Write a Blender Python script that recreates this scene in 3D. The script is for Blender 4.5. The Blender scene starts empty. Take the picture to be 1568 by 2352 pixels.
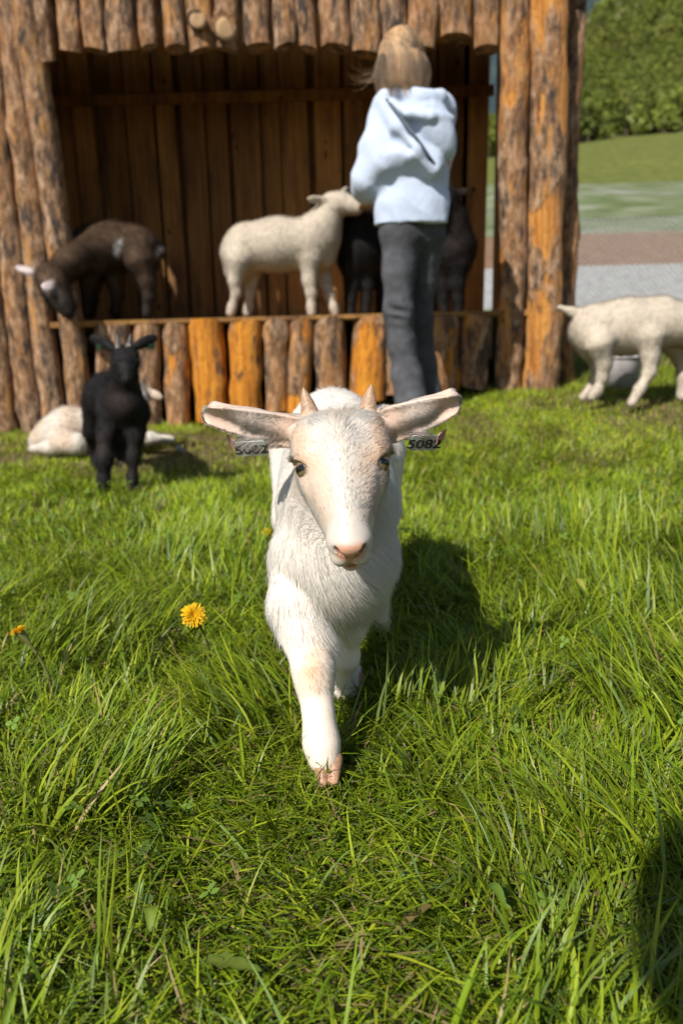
import bpy, math, random
import numpy as np
from mathutils import Matrix, Vector
R = math.radians
rng = np.random.default_rng(7)
random.seed(7)
scene = bpy.context.scene
COL = scene.collection

# ------------------------------------------------------------------ camera, sky, sun, exposure
PITCH, ROLL, HCAM = R(14.0), R(1.5), 0.53
LENS = 28.0
FPX = 2352 * LENS / 36.0
cam_d = bpy.data.cameras.new('camera')
cam = bpy.data.objects.new('camera', cam_d)
COL.objects.link(cam)
_f = np.array([0, math.cos(PITCH), -math.sin(PITCH)])
_u0 = np.array([0, math.sin(PITCH), math.cos(PITCH)])
_r0 = np.array([1.0, 0, 0])
_r = math.cos(ROLL) * _r0 - math.sin(ROLL) * _u0
_u = math.sin(ROLL) * _r0 + math.cos(ROLL) * _u0
CAM = np.array([0, 0, HCAM])
cam.matrix_world = Matrix(((_r[0], _u[0], -_f[0], 0), (_r[1], _u[1], -_f[1], 0), (_r[2], _u[2], -_f[2], HCAM), (0, 0, 0, 1)))
cam_d.sensor_fit = 'VERTICAL'
cam_d.sensor_height = 36.0
cam_d.sensor_width = 24.0
cam_d.lens = LENS
cam_d.clip_start = 0.02
cam_d.clip_end = 4000
cam_d.dof.use_dof = True
cam_d.dof.focus_distance = 0.86
cam_d.dof.aperture_fstop = 5.0
scene.camera = cam

SUN_AZ, SUN_EL = R(34), R(44)          # light travels towards +x,+y
wd = bpy.data.worlds.new('World')
scene.world = wd
wd.use_nodes = True
nt = wd.node_tree
bgn = nt.nodes['Background']
sky = nt.nodes.new('ShaderNodeTexSky')
sky.sky_type = 'NISHITA'
sky.sun_disc = False
sky.sun_elevation = SUN_EL
sky.sun_rotation = SUN_AZ + math.pi
sky.air_density = 1.0
nt.links.new(sky.outputs[0], bgn.inputs[0])
bgn.inputs[1].default_value = 0.075
sl = bpy.data.lights.new('sun', 'SUN')
sl.energy = 4.9
sl.angle = R(0.53)
sl.color = (1.0, 0.95, 0.87)
sun = bpy.data.objects.new('sun', sl)
COL.objects.link(sun)
sd = Vector((math.sin(SUN_AZ) * math.cos(SUN_EL), math.cos(SUN_AZ) * math.cos(SUN_EL), -math.sin(SUN_EL)))
sun.rotation_euler = sd.to_track_quat('-Z', 'Y').to_euler()
sun.location = (-3, -4, 6)
scene.view_settings.view_transform = 'Standard'
scene.view_settings.look = 'None'
scene.view_settings.gamma = 1
scene.view_settings.exposure = 0.42
scene.render.engine = 'CYCLES'
scene.cycles.max_bounces = 8
scene.cycles.transparent_max_bounces = 8
scene.cycles.use_denoising = True

# ------------------------------------------------------------------ helpers
def P(px, py, Y):
    """a point of the place at distance Y, from where it is seen (1568 x 2352 frame)"""
    d = _f + _r * ((px - 784) / FPX) + _u * ((1176 - py) / FPX)
    return CAM + d * (Y / d[1])

def mpp(px, py, Y):
    p = P(px, py, Y) - CAM
    return float(p @ _f) / FPX

def nrm(v):
    v = np.asarray(v, float)
    return v / (np.linalg.norm(v, axis=-1, keepdims=True) + 1e-12)

def sst(a, b, x):
    t = np.clip((x - a) / (b - a), 0, 1)
    return t * t * (3 - 2 * t)

def _hash(ix, iy, iz, seed):
    n = (ix.astype(np.int64) * 374761393 + iy.astype(np.int64) * 668265263 + iz.astype(np.int64) * 1274126177 + seed * 974711) & 0xffffffff
    n = ((n ^ (n >> 13)) * 1103515245) & 0xffffffff
    n = ((n ^ (n >> 16)) * 2246822519) & 0xffffffff
    return ((n ^ (n >> 15)) & 0xffffff) / float(0xffffff)

def vnoise(p, scale=1.0, seed=0):
    p = np.asarray(p, float) * scale
    i = np.floor(p).astype(np.int64)
    f = p - i
    f = f * f * (3 - 2 * f)
    out = 0
    for dx in (0, 1):
        wx = f[:, 0] if dx else 1 - f[:, 0]
        for dy in (0, 1):
            wy = f[:, 1] if dy else 1 - f[:, 1]
            for dz in (0, 1):
                wz = f[:, 2] if dz else 1 - f[:, 2]
                out = out + wx * wy * wz * _hash(i[:, 0] + dx, i[:, 1] + dy, i[:, 2] + dz, seed)
    return out

def fbm(p, scale=1.0, seed=0, o=3):
    s, a, t = 0, 1.0, 0
    for k in range(o):
        s = s + a * vnoise(p, scale * 2 ** k, seed + k * 17)
        t += a
        a *= 0.5
    return s / t

def mk_mesh(name, V, Fc, col=None, smooth=True):
    V = np.asarray(V, np.float32)
    Fc = np.asarray(Fc, np.int32)
    n = Fc.shape[1]
    me = bpy.data.meshes.new(name)
    me.vertices.add(len(V))
    me.vertices.foreach_set('co', V.ravel())
    me.loops.add(Fc.size)
    me.loops.foreach_set('vertex_index', Fc.ravel())
    me.polygons.add(len(Fc))
    me.polygons.foreach_set('loop_start', np.arange(0, Fc.size, n, dtype=np.int32))
    me.polygons.foreach_set('use_smooth', np.full(len(Fc), smooth, bool))
    if col is not None:
        c = np.ones((len(V), 4), np.float32)
        c[:, :3] = col
        at = me.attributes.new('Col', 'FLOAT_COLOR', 'POINT')
        at.data.foreach_set('color', c.ravel())
    me.update(calc_edges=True)
    me.validate()
    return me

def link(name, data, mat=None, parent=None, loc=None):
    o = bpy.data.objects.new(name, data)
    COL.objects.link(o)
    if mat is not None and data is not None:
        data.materials.append(mat)
    if parent is not None:
        o.parent = parent
        o.matrix_parent_inverse = Matrix.Identity(4)
    if loc is not None:
        o.location = loc
    return o

def tag(o, label=None, cat=None, group=None, kind=None):
    if label: o['label'] = label
    if cat: o['category'] = cat
    if group: o['group'] = group
    if kind: o['kind'] = kind
    return o

def empty(name, loc=(0, 0, 0)):
    return link(name, None, loc=loc)

# ------------------------------------------------------------------ materials
def new_mat(name):
    m = bpy.data.materials.new(name)
    m.use_nodes = True
    return m, m.node_tree.nodes, m.node_tree.links, m.node_tree.nodes['Principled BSDF']

def N_(nodes, t, **kw):
    n = nodes.new(t)
    for k, v in kw.items():
        setattr(n, k, v)
    return n

def mat_attr(name, rough=0.7, spec=0.3, bump=None, trans=0.0, sheen=0.0, var=0.0, vscale=60):
    """colour from the Col attribute"""
    m, nd, lk, b = new_mat(name)
    a = N_(nd, 'ShaderNodeAttribute', attribute_name='Col')
    src = a.outputs['Color']
    if var:
        tc = N_(nd, 'ShaderNodeTexCoord')
        nz = N_(nd, 'ShaderNodeTexNoise')
        nz.inputs['Scale'].default_value = vscale
        nz.inputs['Detail'].default_value = 4
        lk.new(tc.outputs['Object'], nz.inputs['Vector'])
        mr = N_(nd, 'ShaderNodeMapRange')
        mr.inputs[1].default_value = 0.3; mr.inputs[2].default_value = 0.7
        mr.inputs[3].default_value = 1 - var; mr.inputs[4].default_value = 1 + var
        lk.new(nz.outputs[0], mr.inputs[0])
        mx = N_(nd, 'ShaderNodeVectorMath', operation='SCALE')
        lk.new(src, mx.inputs[0]); lk.new(mr.outputs[0], mx.inputs['Scale'])
        src = mx.outputs[0]
    lk.new(src, b.inputs['Base Color'])
    b.inputs['Roughness'].default_value = rough
    b.inputs['Specular IOR Level'].default_value = spec
    b.inputs['Sheen Weight'].default_value = sheen
    if bump:
        tc = N_(nd, 'ShaderNodeTexCoord')
        nz = N_(nd, 'ShaderNodeTexNoise')
        nz.inputs['Scale'].default_value = bump[0]
        nz.inputs['Detail'].default_value = 6
        lk.new(tc.outputs['Object'], nz.inputs['Vector'])
        bp = N_(nd, 'ShaderNodeBump')
        bp.inputs['Strength'].default_value = bump[1]
        bp.inputs['Distance'].default_value = bump[2]
        lk.new(nz.outputs[0], bp.inputs['Height'])
        lk.new(bp.outputs[0], b.inputs['Normal'])
    if trans:
        out = nd['Material Output']
        tr = N_(nd, 'ShaderNodeBsdfTranslucent')
        lk.new(src, tr.inputs[0])
        mx = N_(nd, 'ShaderNodeMixShader')
        mx.inputs[0].default_value = trans
        lk.new(b.outputs[0], mx.inputs[1]); lk.new(tr.outputs[0], mx.inputs[2])
        lk.new(mx.outputs[0], out.inputs[0])
    return m

def mat_plain(name, col, rough=0.6, spec=0.4, metal=0.0):
    m, nd, lk, b = new_mat(name)
    tc = N_(nd, 'ShaderNodeTexCoord')
    nz = N_(nd, 'ShaderNodeTexNoise')
    nz.inputs['Scale'].default_value = 25
    nz.inputs['Detail'].default_value = 5
    lk.new(tc.outputs['Object'], nz.inputs['Vector'])
    cr = N_(nd, 'ShaderNodeValToRGB')
    c = np.array(col)
    cr.color_ramp.elements[0].position = 0.3
    cr.color_ramp.elements[1].position = 0.7
    cr.color_ramp.elements[0].color = (*(c * 0.82), 1)
    cr.color_ramp.elements[1].color = (*np.minimum(c * 1.12, 0.9), 1)
    lk.new(nz.outputs[0], cr.inputs[0])
    lk.new(cr.outputs[0], b.inputs['Base Color'])
    b.inputs['Roughness'].default_value = rough
    b.inputs['Specular IOR Level'].default_value = spec
    b.inputs['Metallic'].default_value = metal
    return m

def mat_hair(name, rough=0.45, trans=0.25, spec=0.15, usen=True):
    m, nd, lk, b = new_mat(name)
    a = N_(nd, 'ShaderNodeAttribute', attribute_name='Col')
    out = nd['Material Output']
    df = N_(nd, 'ShaderNodeBsdfDiffuse')
    tr = N_(nd, 'ShaderNodeBsdfTranslucent')
    gl = N_(nd, 'ShaderNodeBsdfGlossy')
    gl.inputs['Roughness'].default_value = rough
    gl.inputs['Color'].default_value = (1, 1, 1, 1)
    lk.new(a.outputs['Color'], df.inputs[0]); lk.new(a.outputs['Color'], tr.inputs[0])
    m1 = N_(nd, 'ShaderNodeMixShader'); m1.inputs[0].default_value = trans
    lk.new(df.outputs[0], m1.inputs[1]); lk.new(tr.outputs[0], m1.inputs[2])
    m2 = N_(nd, 'ShaderNodeMixShader'); m2.inputs[0].default_value = spec
    lk.new(m1.outputs[0], m2.inputs[1]); lk.new(gl.outputs[0], m2.inputs[2])
    lk.new(m2.outputs[0], out.inputs[0])
    if usen:        # shade each hair with the lie of the hide under it
        an = N_(nd, 'ShaderNodeAttribute', attribute_name='Nrm')
        lk.new(an.outputs['Vector'], df.inputs['Normal'])
    nd.remove(b)
    return m

def mat_wood(name, kind):
    """bark / plank wood; per-log 'peel' (0..1) exposes the orange sapwood"""
    m, nd, lk, b = new_mat(name)
    tc = N_(nd, 'ShaderNodeTexCoord')
    oi = N_(nd, 'ShaderNodeObjectInfo')
    sc = N_(nd, 'ShaderNodeVectorMath', operation='SCALE')
    cx = N_(nd, 'ShaderNodeCombineXYZ')
    for i in range(3): lk.new(oi.outputs['Random'], cx.inputs[i])
    lk.new(cx.outputs[0], sc.inputs[0]); sc.inputs['Scale'].default_value = 37.0
    ad = N_(nd, 'ShaderNodeVectorMath', operation='ADD')
    lk.new(tc.outputs['Object'], ad.inputs[0]); lk.new(sc.outputs[0], ad.inputs[1])
    def noise(sx, sz, detail=5, rough=0.6, vec=None):
        mp = N_(nd, 'ShaderNodeMapping')
        mp.inputs['Scale'].default_value = (sx, sx, sz)
        lk.new(vec or ad.outputs[0], mp.inputs['Vector'])
        n = N_(nd, 'ShaderNodeTexNoise')
        n.inputs['Scale'].default_value = 1.0
        n.inputs['Detail'].default_value = detail
        n.inputs['Roughness'].default_value = rough
        lk.new(mp.outputs[0], n.inputs['Vector'])
        return n.outputs[0]
    def ramp(src, stops):
        r = N_(nd, 'ShaderNodeValToRGB')
        el = r.color_ramp.elements
        while len(el) < len(stops): el.new(0.5)
        for e, (p, c) in zip(el, stops):
            e.position = p; e.color = (*c, 1)
        lk.new(src, r.inputs[0])
        return r.outputs[0]
    def mix(fac, a, c, mode='MIX'):
        x = N_(nd, 'ShaderNodeMix', data_type='RGBA', blend_type=mode)
        if isinstance(fac, float): x.inputs[0].default_value = fac
        else: lk.new(fac, x.inputs[0])
        for s, v in ((x.inputs[6], a), (x.inputs[7], c)):
            if isinstance(v, tuple): s.default_value = (*v, 1)
            else: lk.new(v, s)
        return x.outputs[2]
    flakes = noise(38, 15, 7, 0.72)
    big = noise(9, 2.5, 4)
    if kind == 'bark':
        barkc = ramp(flakes, [(0.36, (0.030, 0.021, 0.016)), (0.45, (0.15, 0.092, 0.054)), (0.53, (0.32, 0.20, 0.118)), (0.64, (0.54, 0.375, 0.25))])
        barkc = mix(ramp(big, [(0.38, (0, 0, 0)), (0.62, (1, 1, 1))]), barkc, mix(0.45, barkc, (0.45, 0.20, 0.065)))
        plates = noise(20, 6, 5, 0.7)
        barkc = mix(ramp(plates, [(0.36, (1, 1, 1)), (0.50, (0, 0, 0))]), barkc, (0.055, 0.042, 0.036))
        barkc = mix(ramp(noise(16, 4, 4, 0.65), [(0.58, (0, 0, 0)), (0.66, (0.8, 0.8, 0.8))]), barkc, (0.52, 0.26, 0.085))
        grain = noise(60, 2.2, 4)
        peelc = ramp(grain, [(0.30, (0.30, 0.085, 0.008)), (0.45, (0.56, 0.20, 0.016)), (0.62, (0.70, 0.30, 0.035)), (0.8, (0.42, 0.13, 0.012))])
        am = N_(nd, 'ShaderNodeAttribute', attribute_type='OBJECT', attribute_name='amber')
        dull = ramp(grain, [(0.30, (0.20, 0.085, 0.03)), (0.48, (0.40, 0.195, 0.07)), (0.66, (0.52, 0.29, 0.12)), (0.8, (0.28, 0.12, 0.04))])
        peelc = mix(am.outputs['Fac'], dull, peelc)
        stain = noise(26, 8, 4)
        peelc = mix(ramp(stain, [(0.56, (0, 0, 0)), (0.66, (1, 1, 1))]), peelc, (0.13, 0.055, 0.025))
        pn = noise(10, 3.3, 3, 0.5)
        at = N_(nd, 'ShaderNodeAttribute', attribute_type='OBJECT', attribute_name='peel')
        sb = N_(nd, 'ShaderNodeMath', operation='ADD'); lk.new(pn, sb.inputs[0]); lk.new(at.outputs['Fac'], sb.inputs[1])
        fl2 = noise(70, 30, 3)
        sb2 = N_(nd, 'ShaderNodeMath', operation='MULTIPLY_ADD'); lk.new(fl2, sb2.inputs[0]); sb2.inputs[1].default_value = 0.10; lk.new(sb.outputs[0], sb2.inputs[2])
        pm = N_(nd, 'ShaderNodeMapRange'); pm.inputs[1].default_value = 0.835; pm.inputs[2].default_value = 0.915
        lk.new(sb2.outputs[0], pm.inputs[0])
        col = mix(pm.outputs[0], barkc, peelc)
        hb = N_(nd, 'ShaderNodeMath', operation='SUBTRACT'); lk.new(flakes, hb.inputs[0])
        pk = N_(nd, 'ShaderNodeMath', operation='MULTIPLY'); lk.new(pm.outputs[0], pk.inputs[0]); pk.inputs[1].default_value = 0.35
        lk.new(pk.outputs[0], hb.inputs[1])
        rr = N_(nd, 'ShaderNodeMapRange'); rr.inputs[3].default_value = 0.9; rr.inputs[4].default_value = 0.42
        lk.new(pm.outputs[0], rr.inputs[0]); lk.new(rr.outputs[0], b.inputs['Roughness'])
        height, dist = hb.outputs[0], 0.035
    else:
        grain = noise(55, 1.6, 5)
        col = ramp(grain, [(0.28, (0.17, 0.078, 0.020)), (0.48, (0.32, 0.155, 0.040)), (0.66, (0.41, 0.215, 0.06))])
        col = mix(ramp(big, [(0.45, (0, 0, 0)), (0.75, (1, 1, 1))]), col, (0.10, 0.045, 0.02))
        kn = noise(14, 7, 2)
        col = mix(ramp(kn, [(0.68, (0, 0, 0)), (0.74, (1, 1, 1))]), col, (0.05, 0.02, 0.01))
        hv = N_(nd, 'ShaderNodeHueSaturation')
        mr = N_(nd, 'ShaderNodeMapRange'); mr.inputs[3].default_value = 0.62; mr.inputs[4].default_value = 1.25
        lk.new(oi.outputs['Random'], mr.inputs[0]); lk.new(mr.outputs[0], hv.inputs['Value']); lk.new(col, hv.inputs['Color'])
        col = hv.outputs[0]
        b.inputs['Roughness'].default_value = 0.75
        height, dist = grain, 0.004
    lk.new(col, b.inputs['Base Color'])
    b.inputs['Specular IOR Level'].default_value = 0.3
    bp = N_(nd, 'ShaderNodeBump'); bp.inputs['Strength'].default_value = 0.8; bp.inputs['Distance'].default_value = dist
    lk.new(height, bp.inputs['Height']); lk.new(bp.outputs[0], b.inputs['Normal'])
    return m

def mat_ground(name, stops, scale, bump=0.03, stops2=None, scale2=1.0, rough=0.95, stretch=(1, 1, 1)):
    m, nd, lk, b = new_mat(name)
    tc = N_(nd, 'ShaderNodeTexCoord')
    mp = N_(nd, 'ShaderNodeMapping'); mp.inputs['Scale'].default_value = stretch
    lk.new(tc.outputs['Object'], mp.inputs['Vector'])
    def ramp(s, st):
        n = N_(nd, 'ShaderNodeTexNoise'); n.inputs['Scale'].default_value = s; n.inputs['Detail'].default_value = 7; n.inputs['Roughness'].default_value = 0.62
        lk.new(mp.outputs[0], n.inputs['Vector'])
        r = N_(nd, 'ShaderNodeValToRGB'); el = r.color_ramp.elements
        while len(el) < len(st): el.new(0.5)
        for e, (p, c) in zip(el, st): e.position = p; e.color = (*c, 1)
        lk.new(n.outputs[0], r.inputs[0])
        return r.outputs[0], n.outputs[0]
    c, h = ramp(scale, stops)
    if stops2:
        c2, h2 = ramp(scale2, [(stops2[0], (0, 0, 0)), (stops2[1], (1, 1, 1))])
        x = N_(nd, 'ShaderNodeMix', data_type='RGBA'); lk.new(c2, x.inputs[0]); lk.new(c, x.inputs[6])
        x.inputs[7].default_value = (*stops2[2], 1)
        c = x.outputs[2]
    lk.new(c, b.inputs['Base Color'])
    b.inputs['Roughness'].default_value = rough
    b.inputs['Specular IOR Level'].default_value = 0.15
    bp = N_(nd, 'ShaderNodeBump'); bp.inputs['Strength'].default_value = 0.7; bp.inputs['Distance'].default_value = bump
    lk.new(h, bp.inputs['Height']); lk.new(bp.outputs[0], b.inputs['Normal'])
    return m

M = {}
M['bark'] = mat_wood('bark', 'bark')
M['plank'] = mat_wood('plank', 'plank')
M['skin'] = mat_attr('hide', 0.75, 0.2)
M['nose'] = mat_attr('bare_skin', 0.45, 0.4, bump=(900, 0.25, 0.0006))
M['hair'] = mat_hair('coat_hair', 0.5, 0.3, 0.04)
M['strand'] = mat_hair('head_hair', 0.4, 0.3, 0.06, False)
M['blackhair'] = mat_hair('dark_coat_hair', 0.38, 0.1, 0.012)
M['grass'] = mat_attr('grass_blade', 0.42, 0.32, trans=0.34)
M['forest'] = mat_attr('forest_leaf', 0.7, 0.1, trans=0.5)
M['leaf'] = mat_attr('leaf', 0.5, 0.3, trans=0.3, var=0.15, vscale=120)
M['cloth'] = mat_attr('fleece_cloth', 0.95, 0.08, bump=(45, 0.2, 0.008), sheen=0.15)
M['denim'] = mat_attr('denim_cloth', 0.9, 0.15, bump=(60, 0.35, 0.006), var=0.25, vscale=25)
M['horn'] = mat_attr('horn', 0.5, 0.4, var=0.3, vscale=500)
M['eye'] = mat_attr('eyeball', 0.04, 0.6)
M['tagmat'] = mat_plain('tag_plastic', (0.40, 0.42, 0.38), 0.45)
M['tagpink'] = mat_plain('tag_plastic_pink', (0.45, 0.22, 0.20), 0.5)
M['tagink'] = mat_plain('tag_ink', (0.03, 0.03, 0.03), 0.6)

# ------------------------------------------------------------------ implicit-surface bodies
class Field:
    def __init__(s, lo, hi, h):
        s.lo = np.array(lo, float); s.h = h
        s.n = np.ceil((np.array(hi) - s.lo) / h).astype(int) + 1
        s.F = np.full(s.n, 0.12, np.float32)
        s.ax = [(s.lo[i] + h * np.arange(s.n[i])).astype(np.float32) for i in range(3)]
    def _do(s, lo, hi, fn, k, sub):
        m = max(k, 3 * s.h) + 2 * s.h
        a = np.maximum(np.floor((lo - m - s.lo) / s.h).astype(int), 0)
        b = np.minimum(np.ceil((hi + m - s.lo) / s.h).astype(int) + 1, s.n)
        if np.any(b <= a): return
        sl_ = tuple(slice(a[i], b[i]) for i in range(3))
        X = s.ax[0][sl_[0]][:, None, None]; Y = s.ax[1][sl_[1]][None, :, None]; Z = s.ax[2][sl_[2]][None, None, :]
        d = fn(X, Y, Z)
        F = s.F[sl_]
        if sub:
            d = -d
            if k > 0:
                hh = np.maximum(k - np.abs(F - d), 0) / k
                s.F[sl_] = np.maximum(F, d) + hh * hh * k * 0.25
            else: s.F[sl_] = np.maximum(F, d)
        else:
            if k > 0:
                hh = np.maximum(k - np.abs(F - d), 0) / k
                s.F[sl_] = np.minimum(F, d) - hh * hh * k * 0.25
            else: s.F[sl_] = np.minimum(F, d)
    def rc(s, a, b, ra, rb, k=0.01, sub=False):
        a = np.array(a, float); b = np.array(b, float)
        ba = b - a; L = float(ba @ ba) + 1e-12
        rm = max(ra, rb)
        def fn(X, Y, Z):
            x, y, z = X - a[0], Y - a[1], Z - a[2]
            t = np.clip((x * ba[0] + y * ba[1] + z * ba[2]) / L, 0, 1)
            return np.sqrt((x - t * ba[0]) ** 2 + (y - t * ba[1]) ** 2 + (z - t * ba[2]) ** 2) - (ra + t * (rb - ra))
        s._do(np.minimum(a, b) - rm, np.maximum(a, b) + rm, fn, k, sub)
    def ell(s, c, r, Rm=None, k=0.01, sub=False):
        c = np.array(c, float); r = np.array(r, float)
        Rm = np.eye(3) if Rm is None else np.array(Rm, float)      # columns = axes
        ext = np.sqrt(((Rm * r) ** 2).sum(1))
        def fn(X, Y, Z):
            x, y, z = X - c[0], Y - c[1], Z - c[2]
            q = [(x * Rm[0, i] + y * Rm[1, i] + z * Rm[2, i]) / r[i] for i in range(3)]
            k0 = np.sqrt(q[0] ** 2 + q[1] ** 2 + q[2] ** 2) + 1e-9
            k1 = np.sqrt((q[0] / r[0]) ** 2 + (q[1] / r[1]) ** 2 + (q[2] / r[2]) ** 2) + 1e-9
            return k0 * (k0 - 1) / k1
        s._do(c - ext, c + ext, fn, k, sub)
    def chain(s, pts, k=0.01):
        for (a, ra), (b, rb) in zip(pts[:-1], pts[1:]):
            s.rc(a, b, ra, rb, k)
    def leaf(s, base, tip, fwd, prof, th, cup, k):
        """a cupped leaf (ear): half-width profile along its length, edges curling forward"""
        base = np.array(base, float); tip = np.array(tip, float)
        e1 = nrm(tip - base); e3 = nrm(fwd - e1 * (fwd @ e1)); e2 = np.cross(e3, e1)
        L = float(np.linalg.norm(tip - base)); tw = prof[-1]
        xs_ = np.linspace(0, 1, len(prof))
        m = max(prof) + L
        def fn(X, Y, Z):
            x, y, z = X - base[0], Y - base[1], Z - base[2]
            u = x * e1[0] + y * e1[1] + z * e1[2]; v = x * e2[0] + y * e2[1] + z * e2[2]; w = x * e3[0] + y * e3[1] + z * e3[2]
            t = np.clip(u / (L - tw), 0, 1)
            hw = np.interp(t, xs_, prof).astype(np.float32)
            w = w - cup * th * np.minimum((v / hw) ** 2, 1.6)
            f = th / hw
            du = np.where(u > 0, (u - t * (L - tw)) * f, u)
            return np.sqrt(du ** 2 + (v * f) ** 2 + w ** 2) - th
        s._do(np.minimum(base, tip) - max(prof), np.maximum(base, tip) + max(prof), fn, k, False)
    def cut_below(s, z):
        s.F[:] = np.maximum(s.F, (z - s.ax[2]).astype(np.float32)[None, None, :])
    def pc(s, pts, k=0.01):
        """chain given as seen: (px, py, Y, radius in px)"""
        s.chain([(P(x, y, Y), r * mpp(x, y, Y)) for x, y, Y, r in pts], k)
    def mesh(s):
        F = s.F; S = F < 0
        n = S.shape
        c = np.zeros((n[0] - 1, n[1] - 1, n[2] - 1), np.uint8)
        cs = [(i, j, k) for i in (0, 1) for j in (0, 1) for k in (0, 1)]
        for i, j, k in cs:
            c += S[i:n[0] - 1 + i, j:n[1] - 1 + j, k:n[2] - 1 + k]
        mask = (c > 0) & (c < 8)
        idx = np.argwhere(mask)
        Vv = np.zeros((len(idx), 3)); cnt = np.zeros(len(idx))
        val = {q: F[idx[:, 0] + q[0], idx[:, 1] + q[1], idx[:, 2] + q[2]] for q in cs}
        for q in cs:
            for ax in range(3):
                if q[ax] == 0:
                    w = list(q); w[ax] = 1; w = tuple(w)
                    fa, fb = val[q], val[w]
                    cr = (fa < 0) != (fb < 0)
                    t = np.where(cr, fa / np.where(cr, fa - fb, 1), 0)
                    pt = np.array(q, float)[None, :].repeat(len(idx), 0)
                    pt[:, ax] += t
                    Vv += pt * cr[:, None]; cnt += cr
        V = s.lo + s.h * (idx + Vv / cnt[:, None])
        vid = np.full(mask.shape, -1, np.int64)
        vid[mask] = np.arange(len(idx))
        quads = []
        for ax in range(3):
            o1, o2 = [(1, 2), (2, 0), (0, 1)][ax]
            A = [slice(None)] * 3; B = [slice(None)] * 3
            A[ax] = slice(0, n[ax] - 1); B[ax] = slice(1, n[ax])
            for o in (o1, o2): A[o] = slice(1, n[o] - 1); B[o] = slice(1, n[o] - 1)
            SA, SB = S[tuple(A)], S[tuple(B)]
            e = np.argwhere(SA != SB)
            fl = SA[tuple(e.T)]
            e[:, o1] += 1; e[:, o2] += 1
            def at(d1, d2):
                q = e.copy(); q[:, o1] += d1; q[:, o2] += d2
                return vid[q[:, 0], q[:, 1], q[:, 2]]
            Q = np.stack([at(-1, -1), at(0, -1), at(0, 0), at(-1, 0)], 1)
            Q[~fl] = Q[~fl][:, ::-1]
            quads.append(Q)
        Q = np.concatenate(quads)
        # a light smoothing of the lattice
        for _ in range(2):
            acc = np.zeros_like(V); ct = np.zeros(len(V))
            for i in range(4):
                a, b = Q[:, i], Q[:, (i + 1) % 4]
                for d in range(3):
                    acc[:, d] += np.bincount(a, V[b, d], len(V)) + np.bincount(b, V[a, d], len(V))
                ct += np.bincount(a, minlength=len(V)) + np.bincount(b, minlength=len(V))
            V = V * 0.5 + 0.5 * acc / np.maximum(ct, 1)[:, None]
        return V, Q

def vnormals(V, Q):
    fn_ = np.cross(V[Q[:, 2]] - V[Q[:, 0]], V[Q[:, 3]] - V[Q[:, 1]])
    Nn = np.zeros_like(V)
    for i in range(4):
        for d in range(3):
            Nn[:, d] += np.bincount(Q[:, i], fn_[:, d], len(V))
    return nrm(Nn)

def make_fur(name, V, Q, count, fn, mat, parent, npts=5, seed=1):
    """fn(points, normals) -> dict(dir, length, width, col, keep, lift, bend)"""
    g = np.random.default_rng(seed)
    Nv = vnormals(V, Q)
    T = np.concatenate([Q[:, [0, 1, 2]], Q[:, [0, 2, 3]]])
    A = np.linalg.norm(np.cross(V[T[:, 1]] - V[T[:, 0]], V[T[:, 2]] - V[T[:, 0]]), axis=1)
    dens = fn(V[T].mean(1), Nv[T].mean(1))['dens']
    Wt = A * dens
    t = g.choice(len(T), count, p=Wt / Wt.sum())
    a, b = g.random(count), g.random(count)
    sw = a + b > 1
    a[sw], b[sw] = 1 - a[sw], 1 - b[sw]
    w = np.stack([1 - a - b, a, b], 1)
    p = (V[T[t]] * w[:, :, None]).sum(1)
    n = nrm((Nv[T[t]] * w[:, :, None]).sum(1))
    q = fn(p, n)
    d = q['dir'] - n * (q['dir'] * n).sum(1, keepdims=True)
    d = nrm(d + g.normal(0, q.get('jit', 0.22), d.shape))
    L = (q['length'] * g.uniform(0.6, 1.15, count))[:, None]
    lift = np.asarray(q['lift'])
    lift = (np.broadcast_to(lift, (count,)) * g.uniform(0.6, 1.4, count))[:, None]
    bend = q.get('bend')
    side = nrm(np.cross(n, d)) * g.normal(0, q.get('curl', 0.12), (count, 1))
    pts = np.zeros((count, npts, 3), np.float32)
    for i in range(npts):
        s = i / (npts - 1)
        v = p - n * 0.001 + L * (n * lift * (s - 0.35 * s * s) + d * s + side * s * s)
        if bend is not None: v = v + L * bend * (s * s)
        pts[:, i] = v
    wid = np.broadcast_to(np.asarray(q['width']), (count,)) * 0.5
    return curves_obj(name, pts, wid, q['col'] * g.uniform(0.88, 1.08, (count, 1)), mat, parent, nrm(n * 0.85 + g.normal(0, 0.12, n.shape)))

def curves_obj(name, pts, wid, cc, mat, parent, nr=None):
    count, npts = pts.shape[:2]
    hc = bpy.data.hair_curves.new(name)
    hc.add_curves([npts] * count)
    hc.attributes['position'].data.foreach_set('vector', pts.astype(np.float32).ravel())
    rad = np.interp(np.linspace(0, 4, npts), range(5), [1.0, 0.95, 0.8, 0.55, 0.12])
    ra = hc.attributes.get('radius') or hc.attributes.new('radius', 'FLOAT', 'POINT')
    ra.data.foreach_set('value', (wid[:, None] * rad[None, :]).astype(np.float32).ravel())
    c = np.ones((count, npts, 4), np.float32)
    c[:, :, :3] = cc[:, None, :]
    if nr is not None:
        if nr.ndim == 2: nr = np.repeat(nr[:, None, :], npts, 1)
        na = hc.attributes.new('Nrm', 'FLOAT_VECTOR', 'POINT')
        na.data.foreach_set('vector', nr.astype(np.float32).ravel())
    ca = hc.attributes.new('Col', 'FLOAT_COLOR', 'POINT')
    ca.data.foreach_set('color', c.ravel())
    o = bpy.data.objects.new(name, hc)
    COL.objects.link(o)
    hc.materials.append(mat)
    o.parent = parent
    return o

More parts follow.
